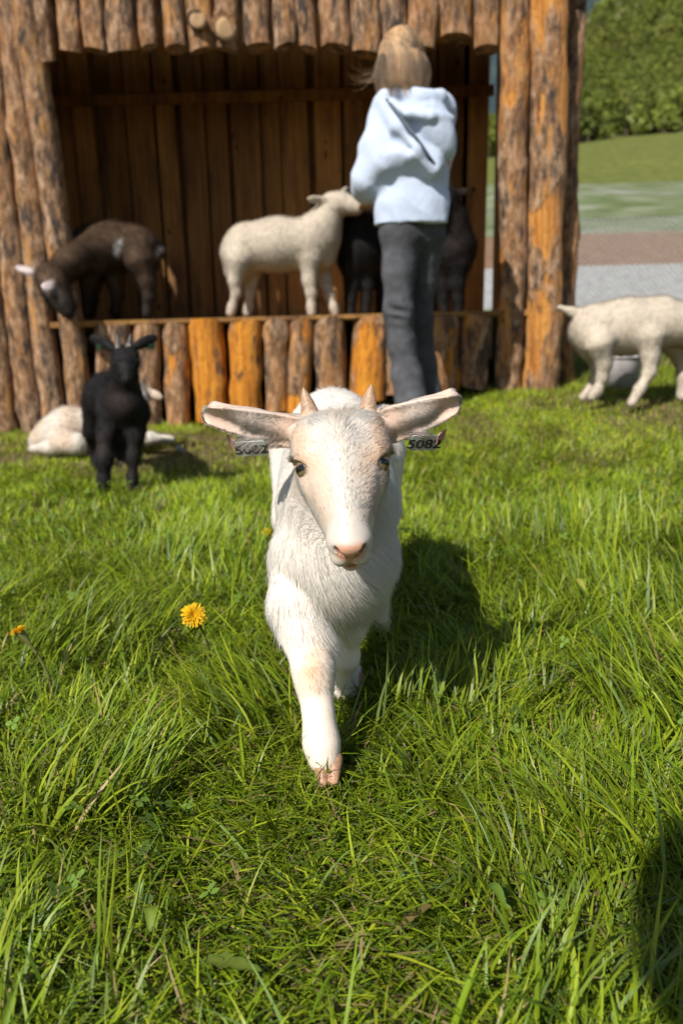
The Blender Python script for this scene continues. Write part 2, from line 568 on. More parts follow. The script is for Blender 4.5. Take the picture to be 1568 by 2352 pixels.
def lathe(name, prof, seg, mat, parent, M4=None, colf=None):
    """prof: list of (r, z)"""
    V, Fc = [], []
    for r, z in prof:
        for i in range(seg):
            a = 2 * math.pi * i / seg
            V.append((r * math.cos(a), r * math.sin(a), z))
    for j in range(len(prof) - 1):
        for i in range(seg):
            i2 = (i + 1) % seg
            Fc.append((j * seg + i, j * seg + i2, (j + 1) * seg + i2, (j + 1) * seg + i))
    V = np.array(V)
    if M4 is not None:
        V = V @ np.array(M4)[:3, :3].T + np.array(M4)[:3, 3]
    return link(name, mk_mesh(name, V, Fc, colf(V) if colf else None), mat, parent)

def box_mesh(name, lo, hi, bev=0.0):
    lo = np.array(lo, float); hi = np.array(hi, float)
    V = [((lo, hi)[i][0], (lo, hi)[j][1], (lo, hi)[k][2]) for i in (0, 1) for j in (0, 1) for k in (0, 1)]
    Fc = [(0, 1, 3, 2), (4, 6, 7, 5), (0, 4, 5, 1), (2, 3, 7, 6), (0, 2, 6, 4), (1, 5, 7, 3)]
    return mk_mesh(name, V, Fc, None, False)
# ------------------------------------------------------------------ terrain
_YS = np.array([-8, 2.2, 3.9, 5.2, 8, 14, 25, 72, 80.0, 130])
_ZS = np.array([0, 0, 0.0, 0.12, 0.46, 1.20, 2.62, 11.4, 12.9, 21.4])
def gz(x, y):
    x = np.asarray(x, float); y = np.asarray(y, float)
    z = np.interp(y, _YS, _ZS)
    z = z + 0.13 * sst(2.3, 3.9, y) * sst(-0.35, 1.0, x) * (1 - sst(6, 9, y))
    p = np.stack([x.ravel(), y.ravel(), np.zeros(x.size)], 1)
    b = (fbm(p, 2.2, 3) - 0.5).reshape(x.shape) * 0.05 * (1 - sst(6, 12, y))
    far = (fbm(p, 0.09, 5) - 0.5).reshape(x.shape) * 1.2 * sst(18, 40, y)
    tilt = np.maximum(0, y - 30) * 0.0010 * np.clip(x - 8, -30, 90)
    return z + b + far + tilt

def sheet(name, xs, ys, mat, label, cat=None, kind='structure'):
    X, Y = np.meshgrid(xs, ys, indexing='ij')
    V = np.stack([X.ravel(), Y.ravel(), gz(X, Y).ravel()], 1)
    nx, ny = len(xs), len(ys)
    I = (np.arange(nx - 1)[:, None] * ny + np.arange(ny - 1)[None, :]).ravel()
    Fc = np.stack([I, I + ny, I + ny + 1, I + 1], 1)
    o = link(name, mk_mesh(name, V, Fc), mat)
    tag(o, label, cat, None, kind)
    return o

M['soil'] = mat_ground('soil_thatch', [(0.32, (0.035, 0.03, 0.012)), (0.5, (0.10, 0.085, 0.03)), (0.66, (0.20, 0.15, 0.065))], 40, 0.02)
M['gravel'] = mat_ground('gravel', [(0.35, (0.20, 0.20, 0.195)), (0.5, (0.31, 0.31, 0.30)), (0.65, (0.42, 0.42, 0.41))], 9, 0.03)
M['plough'] = mat_ground('ploughed_soil', [(0.35, (0.13, 0.075, 0.045)), (0.5, (0.20, 0.118, 0.072)), (0.65, (0.27, 0.165, 0.10))], 3.5, 0.06, (0.56, 0.72, (0.17, 0.15, 0.05)), 0.5)
M['meadow'] = mat_ground('meadow_grass', [(0.35, (0.07, 0.085, 0.016)), (0.5, (0.11, 0.125, 0.028)), (0.66, (0.16, 0.165, 0.045))], 1.6, 0.05, None)
M['netting'] = mat_ground('crop_netting', [(0.35, (0.075, 0.105, 0.035)), (0.5, (0.13, 0.155, 0.075)), (0.66, (0.22, 0.235, 0.17))], 0.9, 0.05, (0.56, 0.70, (0.27, 0.27, 0.25)), 0.35, stretch=(0.5, 1.2, 1))
M['hill'] = mat_ground('hillside_earth', [(0.35, (0.05, 0.05, 0.02)), (0.5, (0.14, 0.11, 0.065)), (0.65, (0.27, 0.21, 0.15))], 0.4, 0.3, (0.40, 0.52, (0.11, 0.14, 0.035)), 0.12)
M['mountain'] = mat_ground('mountain_forest', [(0.35, (0.022, 0.036, 0.042)), (0.55, (0.036, 0.054, 0.054)), (0.7, (0.058, 0.075, 0.066))], 0.02, 6.0)

sheet('ground', np.linspace(-7, 9, 161), np.concatenate([np.linspace(-3, 5.2, 103), np.linspace(5.3, 8, 14)]), M['soil'], 'brown soil and thatch under the pasture grass')
sheet('gravel_road', np.linspace(-20, 40, 121), np.linspace(8.0, 14, 13), M['gravel'], 'pale grey gravel strip behind the wire fence')
sheet('ploughed_field', np.linspace(-30, 60, 121), np.linspace(14, 25, 23), M['plough'], 'bare brown soil field beyond the gravel')
sheet('crop_field', np.linspace(-40, 90, 131), np.linspace(25, 48, 24), M['netting'], 'green field rows under grey crop netting')
sheet('meadow', np.linspace(-80, 220, 151), np.linspace(48, 130, 42), M['meadow'], 'bright green meadow below the wooded slope')

def hillz(x, y):
    base = gz(x, np.minimum(y, 130))
    slope = 0.362 + 0.0060 * np.clip(x - 98, -65, 100)
    return base + np.maximum(0, y - 130) * np.maximum(slope, 0.12)
xs, ys = np.linspace(-100, 260, 101), np.linspace(130, 340, 61)
X, Y = np.meshgrid(xs, ys, indexing='ij')
pz = np.stack([X.ravel(), Y.ravel(), 0 * X.ravel()], 1)
Z = hillz(X, Y) + ((fbm(pz, 0.06, 9) - 0.5) * 5).reshape(X.shape) * sst(130, 145, Y)
I = (np.arange(100)[:, None] * 61 + np.arange(60)[None, :]).ravel()
o = link('hillside', mk_mesh('hillside', np.stack([X.ravel(), Y.ravel(), Z.ravel()], 1), np.stack([I, I + 61, I + 62, I + 1], 1)), M['hill'])
tag(o, 'earthy slope rising under the green forest', None, None, 'structure')
xs, ys = np.linspace(-900, 1400, 61), np.linspace(700, 1700, 31)
X, Y = np.meshgrid(xs, ys, indexing='ij')
pz = np.stack([X.ravel(), Y.ravel(), 0 * X.ravel()], 1)
Z = -20 + (Y - 700) * 0.95 * (0.75 + 0.5 * fbm(pz, 0.004, 21).reshape(X.shape))
I = (np.arange(60)[:, None] * 31 + np.arange(30)[None, :]).ravel()
o = link('mountain', mk_mesh('mountain', np.stack([X.ravel(), Y.ravel(), Z.ravel()], 1), np.stack([I, I + 31, I + 32, I + 1], 1)), M['mountain'])
tag(o, 'dark bluish mountainside far behind the forest', None, None, 'structure')

# ------------------------------------------------------------------ trees on the slope
def crown_arrays(g, h, wd_, nl, size, base_col):
    """leaf faces of one crown, made of clumps, base at z=0"""
    nc = 16
    cz = h * (0.28 + 0.68 * g.random(nc))
    rr = wd_ * np.sqrt(np.clip(1 - ((cz / h - 0.5) / 0.55) ** 2, 0.05, 1)) * g.uniform(0.25, 0.9, nc)
    an = g.random(nc) * 6.283
    C = np.stack([rr * np.cos(an), rr * np.sin(an), cz], 1)
    cr_ = wd_ * g.uniform(0.28, 0.55, nc)
    which = g.integers(0, nc, nl)
    d = nrm(g.normal(0, 1, (nl, 3)))
    p = C[which] + d * cr_[which][:, None] * np.cbrt(g.uniform(0.35, 1, nl))[:, None]
    a = nrm(g.normal(0, 1, (nl, 3)) + d * 0.6)
    t = nrm(np.cross(a, g.normal(0, 1, (nl, 3))))
    b = np.cross(a, t)
    s = size * g.uniform(0.6, 1.3, nl)[:, None]
    V = np.stack([p - t * s, p - b * s * 0.5, p + t * s, p + b * s * 0.5], 1).reshape(-1, 3)
    Fc = np.arange(nl * 4).reshape(-1, 4)
    col = np.array(base_col) * (g.uniform(0.75, 1.25, nc)[which] * g.uniform(0.8, 1.2, nl))[:, None]
    return V, Fc, np.repeat(col, 4, 0)

def trunk_arrays(g, h, r):
    rings = [(0, r * 1.3), (0.3 * h, r), (0.6 * h, r * 0.6), (0.92 * h, r * 0.15)]
    V, Fc = [], []
    off = g.normal(0, 0.02 * h, (4, 2)); off[0] = 0
    for j, (z, rr) in enumerate(rings):
        for i in range(6):
            a = i / 6 * 6.283
            V.append((off[j, 0] + rr * math.cos(a), off[j, 1] + rr * math.sin(a), z))
    for j in range(3):
        for i in range(6):
            Fc.append((j * 6 + i, j * 6 + (i + 1) % 6, j * 6 + 6 + (i + 1) % 6, j * 6 + 6 + i))
    n0 = len(V)
    for q in range(7):           # limbs
        z0 = h * g.uniform(0.3, 0.7); a = g.random() * 6.283
        e = np.array([math.cos(a), math.sin(a), 0.9]) * h * 0.2
        s = np.array([math.cos(a + 1.57), math.sin(a + 1.57), 0]) * r * 0.3
        u = np.array([0, 0, r * 0.3])
        b0 = np.array([0, 0, z0]); k = len(V)
        for w in (s + u, -s + u, -s - u, s - u): V.append(b0 + w)
        for w in (s + u, -s + u, -s - u, s - u): V.append(b0 + e + w * 0.2)
        for i in range(4): Fc.append((k + i, k + (i + 1) % 4, k + 4 + (i + 1) % 4, k + 4 + i))
    return np.array(V), np.array(Fc)

M['tree_bark'] = mat_plain('tree_bark', (0.12, 0.095, 0.07), 0.9, 0.1)
tg = np.random.default_rng(31)
greens = [(0.20, 0.24, 0.045), (0.23, 0.26, 0.055), (0.18, 0.215, 0.045), (0.14, 0.17, 0.040), (0.24, 0.255, 0.062)]
VA, FA, CA, k0 = [], [], [], 0
VB, FB, kb = [], [], 0
for q in range(2600):
    y = tg.uniform(136, 325); x = tg.uniform(0.20 * y, 0.58 * y) if q < 1700 else tg.uniform(0.58 * y, 0.72 * y) if q < 2200 else tg.uniform(-0.15 * y, 0.20 * y)
    z = float(hillz(np.array([x]), np.array([y]))[0])
    h = tg.uniform(4.0, 8.0)
    v, f, c = crown_arrays(tg, h, h * 0.38, 110, 0.62, greens[tg.integers(0, 5)])
    VA.append(v + [x, y, z]); FA.append(f + k0); CA.append(c); k0 += len(v)
    v, f = trunk_arrays(tg, h, 0.14)
    VB.append(v + [x, y, z - 0.4]); FB.append(f + kb); kb += len(v)
fo = empty('forest', (0, 0, 0))
tag(fo, 'dense spring-green deciduous forest covering the hillside', 'forest', None, 'stuff')
link('crowns', mk_mesh('crowns', np.concatenate(VA), np.concatenate(FA), np.concatenate(CA), False), M['forest'], fo)
link('trunks', mk_mesh('trunks', np.concatenate(VB), np.concatenate(FB)), M['tree_bark'], fo)
edge = [(1330, 133, 5.5, 3, 'dark green tree at the meadow edge close to the shed corner'),
        (1385, 134, 4.0, 2, 'low olive tree at the foot of the forest'),
        (1450, 132, 4.5, 1, 'light green tree at the forest edge above the meadow'),
        (1515, 133, 5.5, 0, 'broad green tree at the forest edge near the picture border')]
for (px, y, h, ci, lab) in edge:
    x = (px - 784) / FPX * y * 0.97
    t = empty('deciduous_tree', (x, y, float(hillz(np.array([x]), np.array([y]))[0]) - 0.2))
    tag(t, lab, 'tree', 'trees at the forest edge')
    v, f, c = crown_arrays(tg, h, h * 0.36, 420, 0.5, greens[ci])
    link('crown', mk_mesh('crown', v, f, c, False), M['leaf'], t)
    v, f = trunk_arrays(tg, h, 0.16)
    link('trunk', mk_mesh('trunk', v, f), M['tree_bark'], t)

# ------------------------------------------------------------------ log shed
YF = 3.90
shed = empty('log_shed', (0.1, YF, 0))
tag(shed, 'rustic open-fronted animal shed of upright pine logs with a raised floor', 'shed')
SHO = np.array([0.1, YF, 0])

def log_piece(name, a, b, r, peel, seed, seg=16, rows=34, knots=2, flat=1.0, parent=None, amber=0.15):
    """a log from a (bottom) to b (top), origin at its foot"""
    g = np.random.default_rng(seed)
    a = np.asarray(a, float); b = np.asarray(b, float)
    L = np.linalg.norm(b - a)
    rows = max(6, int(rows * L / 1.9))
    t = np.linspace(0, 1, rows); an = np.linspace(0, 2 * np.pi, seg, endpoint=False)
    T, A = np.meshgrid(t, an, indexing='ij')
    z = T * L
    ph = g.uniform(0, 6, 4)
    cx = 0.012 * np.sin(2.2 * z + ph[0]) + 0.005 * np.sin(7 * z + ph[1])
    cy = 0.010 * np.sin(2.6 * z + ph[2])
    q = np.stack([np.cos(A).ravel() * r, np.sin(A).ravel() * r, z.ravel()], 1) + seed * 3.1
    rad = r * (1 + 0.30 * (fbm(q, 18, seed, 3).reshape(T.shape) - 0.5) * 2 * 0.6 + 0.13 * (fbm(q * [1, 1, 0.3], 5, seed + 5, 2).reshape(T.shape) - 0.5) * 2)
    for k in range(knots):
        kz, ka = g.uniform(0.08, 0.95) * L, g.uniform(3.4, 6.0)
        dd = ((z - kz) / 0.035) ** 2 + (np.angle(np.exp(1j * (A - ka))) * r / 0.035) ** 2
        rad += 0.020 * np.exp(-dd)
    endr = 1.0
    x = cx + rad * endr * np.cos(A); y = cy + rad * endr * np.sin(A) * flat
    zz = z + np.where((T < .001) | (T > .999), 0.012 * np.cos(A - ph[3]), 0)
    V = np.stack([x.ravel(), y.ravel(), zz.ravel()], 1)
    Fc = []
    for j in range(rows - 1):
        for i in range(seg):
            i2 = (i + 1) % seg
            Fc.append((j * seg + i, j * seg + i2, (j + 1) * seg + i2, (j + 1) * seg + i))
    n = len(V)
    V = np.vstack([V, V[:seg], V[n - seg:], [cx[0, 0], cy[0, 0], 0], [cx[-1, 0], cy[-1, 0], L]])
    for i in range(seg):
        i2 = (i + 1) % seg
        Fc.append((n + 2 * seg, n + i2, n + i, n + i)); Fc.append((n + 2 * seg + 1, n + seg + i, n + seg + i2, n + seg + i2))
    Fc = np.array(Fc)
    quads = Fc[:-2 * seg]
    tris = Fc[-2 * seg:]
    # caps as degenerate-free small quads: mid points
    me = bpy.data.meshes.new(name)
    me.from_pydata(V.tolist(), [], [tuple(int(i) for i in f) for f in quads] + [tuple(int(i) for i in f[:3]) for f in tris])
    for p in me.polygons: p.use_smooth = len(p.vertices) == 4
    d = nrm(b - a)
    o = link(name, me, M['bark'], parent or shed)
    qt = Vector((0, 0, 1)).rotation_difference(Vector(d))
    o.rotation_euler = qt.to_euler()
    o.location = Vector(a - SHO)
    o['peel'] = float(peel)
    o['amber'] = float(amber)
    return o

gl_ = np.random.default_rng(5)
def vlog(pb, yb, pt_, yt, wpx, peel, Y=YF, knots=2, zb=None, off=0.0, flat=1.0, amber=0.15):
    a, b = P(pb, yb, Y), P(pt_, yt, Y)
    if zb is not None:
        d = b - a; a = a + d * ((zb - a[2]) / d[2])
    r = wpx * 0.5 * mpp((pb + pt_) / 2, (yb + yt) / 2, Y) * 0.97
    a = a + [0, r * 0.55 + off, 0]; b = b + [0, r * 0.55 + off, 0]
    return log_piece('log', a, b, r, peel, int(gl_.integers(1, 9999)), knots=knots, flat=flat, amber=amber)
# tall logs left of the opening, leaning outwards
for pb, pt_, w, pl in [(-150, -330, 70, .12), (-85, -255, 68, .1), (-28, -190, 64, .2), (12, -105, 58, .10), (68, -42, 64, .10), (124, 6, 62, .14), (178, 58, 60, .17)]:
    vlog(pb, 972, pt_, -40, w, pl, zb=-0.06)
# tall logs right of the opening
vlog(1168, 885, 1190, -60, 72, .25, zb=0.02, knots=4, amber=0.55)
vlog(1243, 885, 1268, -60, 90, .29, zb=0.02, knots=5, amber=0.55)
vlog(1296, 880, 1330, -60, 44, .22, Y=YF + 0.16, zb=0.0, knots=3)
# short logs above the opening
tops = [75, 130, 186, 246, 326, 370, 424, 490, 550, 622, 681, 726, 802, 876, 941, 1012, 1092, 1156]
bots = [142, 112, 114, 113, 106, 108, 111, 112, 103, 104, 109, 106, 121, 100, 104, 84, 108]
for i in range(17):
    c0 = (tops[i] + tops[i + 1]) / 2; w = tops[i + 1] - tops[i] - 2
    lean = (c0 - 784) * 0.00045 - 0.0
    vlog(c0, bots[i], c0 - 0.05 * (784 - c0) * 0.35 - 4, -60, w, [.06, .10, .2, .08, .18, .1, .08, .26, .14, .18, .16, .1, .22, .1, .14, .22, .08][i], knots=1, flat=0.8)
# the low wall of short logs below the raised floor
lows = [204, 246, 302, 366, 430, 516, 598, 660, 722, 802, 890, 968, 1060, 1136]
lowb = [985, 990, 985, 978, 975, 960, 950, 945, 938, 925, 912, 900, 890]
lowp = [.06, .10, .14, .26, .47, .42, .31, .30, .14, .32, .16, .26, .18]
for i in range(13):
    c0 = (lows[i] + lows[i + 1]) / 2; w = lows[i + 1] - lows[i] - 2
    top = 744 - (c0 - 205) * 0.0262
    vlog(c0 + (c0 - 784) * -0.02, lowb[i], c0, top, w, lowp[i], zb=None, knots=2, amber=1.0)
# sawn branch stubs
M['endgrain'] = mat_plain('sawn_wood_end', (0.42, 0.27, 0.15), 0.8, 0.2)
def stub(px, py, rp, tilt):
    c = P(px, py, YF - 0.055); r = rp * mpp(px, py, YF)
    d = nrm(np.array([tilt, -1, -0.12]))
    o = log_piece('branch_stub', c - d * 0.09 - [0, 0, 0], c, r, 0.2, 77 + rp, seg=12, rows=60, knots=0)
    z = Vector((0, 0, 1)).rotation_difference(Vector(d)).to_matrix().to_4x4()
    z.translation = Vector(c - SHO + d * 0.002)
    lathe('sawn_end', [(0.0005, 0.004), (r * 0.5, 0.004), (r * 0.86, 0.003), (r * 0.9, -0.004)], 14, M['endgrain'], shed, z)
stub(455, 46, 21, 0.05); stub(520, 66, 27, 0.25)
# raised floor boards
fl_z = HCAM - 0.006
for i in range(6):
    y0 = YF + 0.0 + i * 0.19
    o = link('floor_board', box_mesh('floor_board', (-1.45, y0 + 0.006, fl_z - 0.026), (1.02, y0 + 0.184, fl_z - (0.001 if i else 0.0))), M['plank'], shed)
    o.location = Vector(-SHO)
    # wood grain runs along z in the plank material: boards share it
lip = link('front_board', box_mesh('front_board', (-1.30, YF - 0.010, fl_z - 0.017), (0.80, YF + 0.004, fl_z + 0.001)), M['plank'], shed)
lip.location = Vector(-SHO)
# back wall planks
YB = YF + 1.12
x = -1.62; k = 0
gp = np.random.default_rng(12)
while x < 0.86:
    w = gp.uniform(0.12, 0.185)
    w = min(w, 0.905 - x)
    dy = gp.uniform(-0.012, 0.012)
    lean = gp.uniform(-0.012, 0.012)
    me = box_mesh('plank', (-w / 2 + 0.011, -0.012, 0), (w / 2 - 0.011, 0.012, 2.0))
    o = link('plank', me, M['plank'], shed)
    o.location = Vector(np.array([x + w / 2, YB + dy, 0.12]) - SHO)
    o.rotation_euler = (0, lean, 0)
    o = link('plank', box_mesh('plank', (-0.092, -0.010, 0), (0.092, 0.010, 2.0)), M['plank'], shed)  # added backing board, keeps outside light from showing through the wall gaps
    o.location = Vector(np.array([min(x + w, 0.81), YB + 0.085, 0.12]) - SHO)
    x += w; k += 1
# cross rails, roof, side walls
def board(name, lo, hi, mat='plank'):
    lo = np.array(lo, float); hi = np.array(hi, float)
    c = (lo + hi) / 2
    o = link(name, box_mesh(name, lo - c, hi - c), M[mat], shed)
    o.location = Vector(c - SHO)
    return o
board('rail', (-1.6, YB - 0.050, 1.715), (0.93, YB - 0.018, 1.77))
board('rail', (-1.6, YF + 0.50, 1.84), (0.98, YF + 0.58, 1.97))
for i in range(7):
    board('roof_board', (-1.75, YF - 0.12 + i * 0.2, 2.12 + i * 0.012), (1.2, YF + 0.075 + i * 0.2, 2.145 + i * 0.012))
for s_, x0 in ((-1, -1.62), (1, 0.955)):
    yy = YF + 0.22; 
    while yy < YB + 0.02:
        w = gp.uniform(0.13, 0.17)
        lo_x = x0 if s_ > 0 else x0 - 0.03
        board('side_plank', (lo_x, yy, 0.05), (lo_x + 0.03, min(yy + w - 0.004, YB + 0.05), 2.1))
        yy += w
# ------------------------------------------------------------------ white goat kid walking to the camera
def head_frame(O, Nz, EL, ER, scale=1.0):
    a = nrm(Nz - O); s0 = ER - EL
    s = nrm(s0 - a * (a @ s0)); n = np.cross(a, s)
    return dict(O=np.array(O), B=np.stack([s, a, n], 1), k=scale)
def hl(Hd, x, y, z):
    return Hd['O'] + Hd['B'] @ (np.array([x, y, z]) * 0.01 * Hd['k'])

def goat_head(Fd, Hd, detail=True):
    k = Hd['k'] * 0.01
    B = Hd['B']; h = lambda x, y, z: hl(Hd, x, y, z)
    E = lambda c, r, kk=0.8, sub=False, Rm=None: Fd.ell(h(*c), np.array(r) * k, B if Rm is None else B @ Rm, kk * k, sub)
    C = lambda a, b, ra, rb, kk=0.8, sub=False: Fd.rc(h(*a), h(*b), ra * k, rb * k, kk * k, sub)
    E((0, -0.9, -5.2), (4.6, 4.2, 4.4), 1.5)
    E((0, -2.4, -2.9), (4.0, 2.9, 2.2), 1.6)
    for s in (-1, 1):
        E((s * 2.8, -3.3, -2.7), (1.8, 1.7, 1.6), 1.4)
        E((s * 3.4, -1.9, -3.9), (1.9, 2.0, 1.8), 1.2)
    for s in (-1, 1):
        C((s * 2.3, -0.2, -3.4), (s * 1.0, 6.0, -2.9), 2.35, 1.75, 1.6)
        C((s * 2.3, 1.4, -5.6), (s * 0.70, 8.6, -3.9), 2.5, 1.5, 1.2)
        E((s * 3.55, -0.40, -2.70), (1.45, 1.35, 1.35), 1.1)
        E((s * 3.55, 2.1, -3.9), (0.9, 1.5, 1.0), 0.9)
    C((0, 0, -2.6), (0, 8.8, -2.0), 2.35, 1.35, 1.5)
    E((0, 9.5, -2.75), (2.30, 1.95, 2.0), 1.2)
    E((0, 10.35, -1.75), (1.72, 1.0, 1.15), 0.5)
    for s in (-1, 1):
        E((s * 0.98, 10.7, -3.55), (1.12, 1.15, 1.15), 0.35)
    E((0, 10.5, -5.1), (1.2, 1.4, 1.0), 0.2)
    if detail:
        for s in (-1, 1):
            C((s * 0.40, 11.18, -2.30), (s * 1.45, 10.75, -1.50), 0.20, 0.34, 0.08, True)
        C((0, 11.6, -2.4), (0, 11.9, -3.9), 0.07, 0.09, 0.12, True)
        for s in (-1, 1):   # eye sockets: an almond cut
            ax = nrm(np.array([s * 0.80, 0.12, 0.55])); up = nrm(np.array([-s * 0.45, -0.80, 0.5]) )
            up = nrm(up - ax * (up @ ax)); sd_ = np.cross(up, ax)
            Rm = np.stack([sd_, up, ax], 1)
            E((s * 4.45, 0.80, -2.70), (1.35, 0.70, 1.4), 0.2, True, Rm)

def goat_ear(Fd, base, tip, fwd, w, t, k, cup=True):
    base = np.array(base); tip = np.array(tip)
    e1 = nrm(tip - base); e3 = nrm(fwd - e1 * (fwd @ e1)); e2 = np.cross(e3, e1)
    L = np.linalg.norm(tip - base)
    Rm = np.stack([e1, e2, e3], 1)
    c = base + e1 * L * 0.54
    if cup:
        # own little field: a shell = leaf ellipsoid minus the same pushed forward
        def fn(X, Y, Z):
            x, y, z = X - c[0], Y - c[1], Z - c[2]
            q = [x * Rm[0, i] + y * Rm[1, i] + z * Rm[2, i] for i in range(3)]
            def e(r, dz):
                u = [q[0] / r[0], q[1] / r[1], (q[2] - dz) / r[2]]
                k0 = np.sqrt(u[0] ** 2 + u[1] ** 2 + u[2] ** 2) + 1e-9
                k1 = np.sqrt((u[0] / r[0]) ** 2 + (u[1] / r[1]) ** 2 + (u[2] / r[2]) ** 2) + 1e-9
                return k0 * (k0 - 1) / k1
            r = (L * 0.50, w, t * 2.2)
            return np.maximum(e(r, 0), -e((L * 0.49, w * 0.93, t * 2.2), t * 1.5))
        Fd._do(c - L * 0.6, c + L * 0.6, fn, k, False)
    else:
        Fd.ell(c, (L * 0.5, w, t), Rm, k)
    Fd.rc(base - e1 * 0.01, base + e1 * L * 0.26, w * 0.58, w * 0.50, k)

O = P(784, 1024, .838)
HW = head_frame(O, P(800, 1202, .785), P(680, 1078, .87), P(888, 1064, .872), 1.03)
FW = Field((-0.19, 0.72, -0.02), (0.19, 1.52, 0.50), 0.0020)
# trunk
FW.ell(P(770, 1225, 1.03), (0.067, 0.15, 0.105), None, 0.03)
FW.rc((-0.004, 1.06, 0.290), (-0.008, 1.34, 0.302), 0.080, 0.087, 0.03)
FW.ell((-0.010, 1.36, 0.318), (0.074, 0.085, 0.088), None, 0.03)
FW.ell((-0.006, 1.16, 0.255), (0.080, 0.16, 0.085), None, 0.03)
# neck
FW.rc(P(772, 1165, 1.02), hl(HW, 0, -1.0, -7.0), 0.068, 0.046, 0.03)
FW.rc(P(768, 1245, .965), P(778, 1130, .93), 0.064, 0.045, 0.03)
FW.ell(P(766, 1275, .965), (0.070, 0.06, 0.048), None, 0.03)
# striding fore leg
Lf = [(P(700, 1300, .975), .046), (P(686, 1385, .935), .034), (P(702, 1465, .905), .0255), (P(719, 1540, .872), .0213), (P(725, 1592, .86), .0165),
      (P(732, 1650, .843), .0148), (P(738, 1705, .832), .0178), (P(744, 1745, .822), .0170)]
FW.chain(Lf, 0.018)
FW.rc(P(717, 1530, .868), P(720, 1560, .862), .019, .018, .012)
HOOF = P(753, 1790, .812)
# other fore leg, set back
FW.chain([(P(835, 1290, .99), .040), (P(826, 1370, .99), .026), (P(806, 1440, .985), .0165), (P(795, 1510, 1.00), .0145), (P(790, 1580, 1.04), .0155), (np.array([0.008, 1.06, 0.03]), .014)], 0.018)
# hind legs
for x, yk in ((-0.062, 1.36), (0.052, 1.42)):
    FW.chain([(np.array([x * 0.9, 1.36, 0.29]), .066), (np.array([x * 1.1, yk - 0.06, 0.20]), .044), (np.array([x * 1.05, yk + 0.02, 0.125]), .021), (np.array([x, yk - 0.02, 0.05]), .015), (np.array([x, yk - 0.035, 0.02]), .016)], 0.02)
FW.chain([(np.array([-.01, 1.435, .36]), .014), (np.array([-.012, 1.47, .35]), .012), (np.array([-.012, 1.485, .31]), .007)], 0.02)
goat_head(FW, HW)
FWD = nrm(CAM - HW['O'])
EARS = [(P(684, 990, .905), P(466, 948, .905), nrm(np.array([0.1, -1.0, -0.25])), 0.0165, 0.0036),
        (P(890, 974, .905), P(1056, 922, .885), nrm(np.array([-0.15, -1.0, -0.25])), 0.0185, 0.0036)]
for b, t, fw, w, th in EARS:
    FW.rc(b - (t - b) * 0.12 + [0, 0, .003], b + (t - b) * 0.22 + [0, 0, .003], w * 1.10, w * 0.80, 0.014)
VW, QW = FW.mesh()
for b, t, fw, w, th in EARS:         # the thin ears on a finer lattice, grown into the same body mesh
    FE = Field(np.minimum(b, t) - 0.03, np.maximum(b, t) + 0.03, 0.0013)
    FE.leaf(b - (t - b) * 0.06, t, fw, [w * 0.9, w * 1.02, w * 1.02, w * 0.94, w * 0.84, w * 0.66], th, 2.4, 0.008)
    FE.rc(b - (t - b) * 0.08 + [0, 0, .003], b + (t - b) * 0.50 + [0, -.002, .004], w * 1.05, w * 0.52, 0.014)
    FE.rc(b + (t - b) * 0.45 + [0, -.002, .006], b + (t - b) * 0.86 + [0, -0.004, w * .72], w * 0.5, w * 0.28, 0.012)
    v_, q_ = FE.mesh()
    QW = np.concatenate([QW, q_ + len(VW)]); VW = np.concatenate([VW, v_])
NW = vnormals(VW, QW)

def head_local(p, Hd):
    return ((p - Hd['O']) @ Hd['B']) / (0.01 * Hd['k'])
def ear_param(p, ear):
    b, t, fw, w, th = ear
    e1 = nrm(t - b); L = np.linalg.norm(t - b); e3 = nrm(fw - e1 * (fw @ e1)); e2 = np.cross(e3, e1)
    q = p - b
    return (q @ e1) / L, (q @ e2) / w, (q @ e3) / th, e1, e2, e3

WHITE = np.array([0.83, 0.80, 0.75]); TAN = np.array([0.62, 0.40, 0.235]); PINK = np.array([0.62, 0.33, 0.23])
def goat_regions(p):
    q = head_local(p, HW)
    x, y, z = q[:, 0], q[:, 1], q[:, 2]
    head = sst(-11.5, -9.0, z) * sst(-8.5, -6.5, y)
    ear = np.zeros(len(p)); eu = np.zeros(len(p)); ev = np.zeros(len(p)); ew = np.zeros(len(p))
    ed = np.zeros_like(p)
    for e in EARS:
        u, v, w, e1, e2, e3 = ear_param(p, e)
        m = (u > 0.02) & (u < 1.15) & (np.abs(v) < 1.6) & (np.abs(w) < 7) & (np.abs(x) > 4.3)
        ear = np.where(m, 1.0, ear); eu = np.where(m, u, eu); ev = np.where(m, v, ev); ew = np.where(m, w, ew)
        sg = 1.0 if e is EARS[0] else 1.0
        ed = np.where(m[:, None], e1[None, :], ed)
    return x, y, z, head, ear, eu, ev, ew, ed

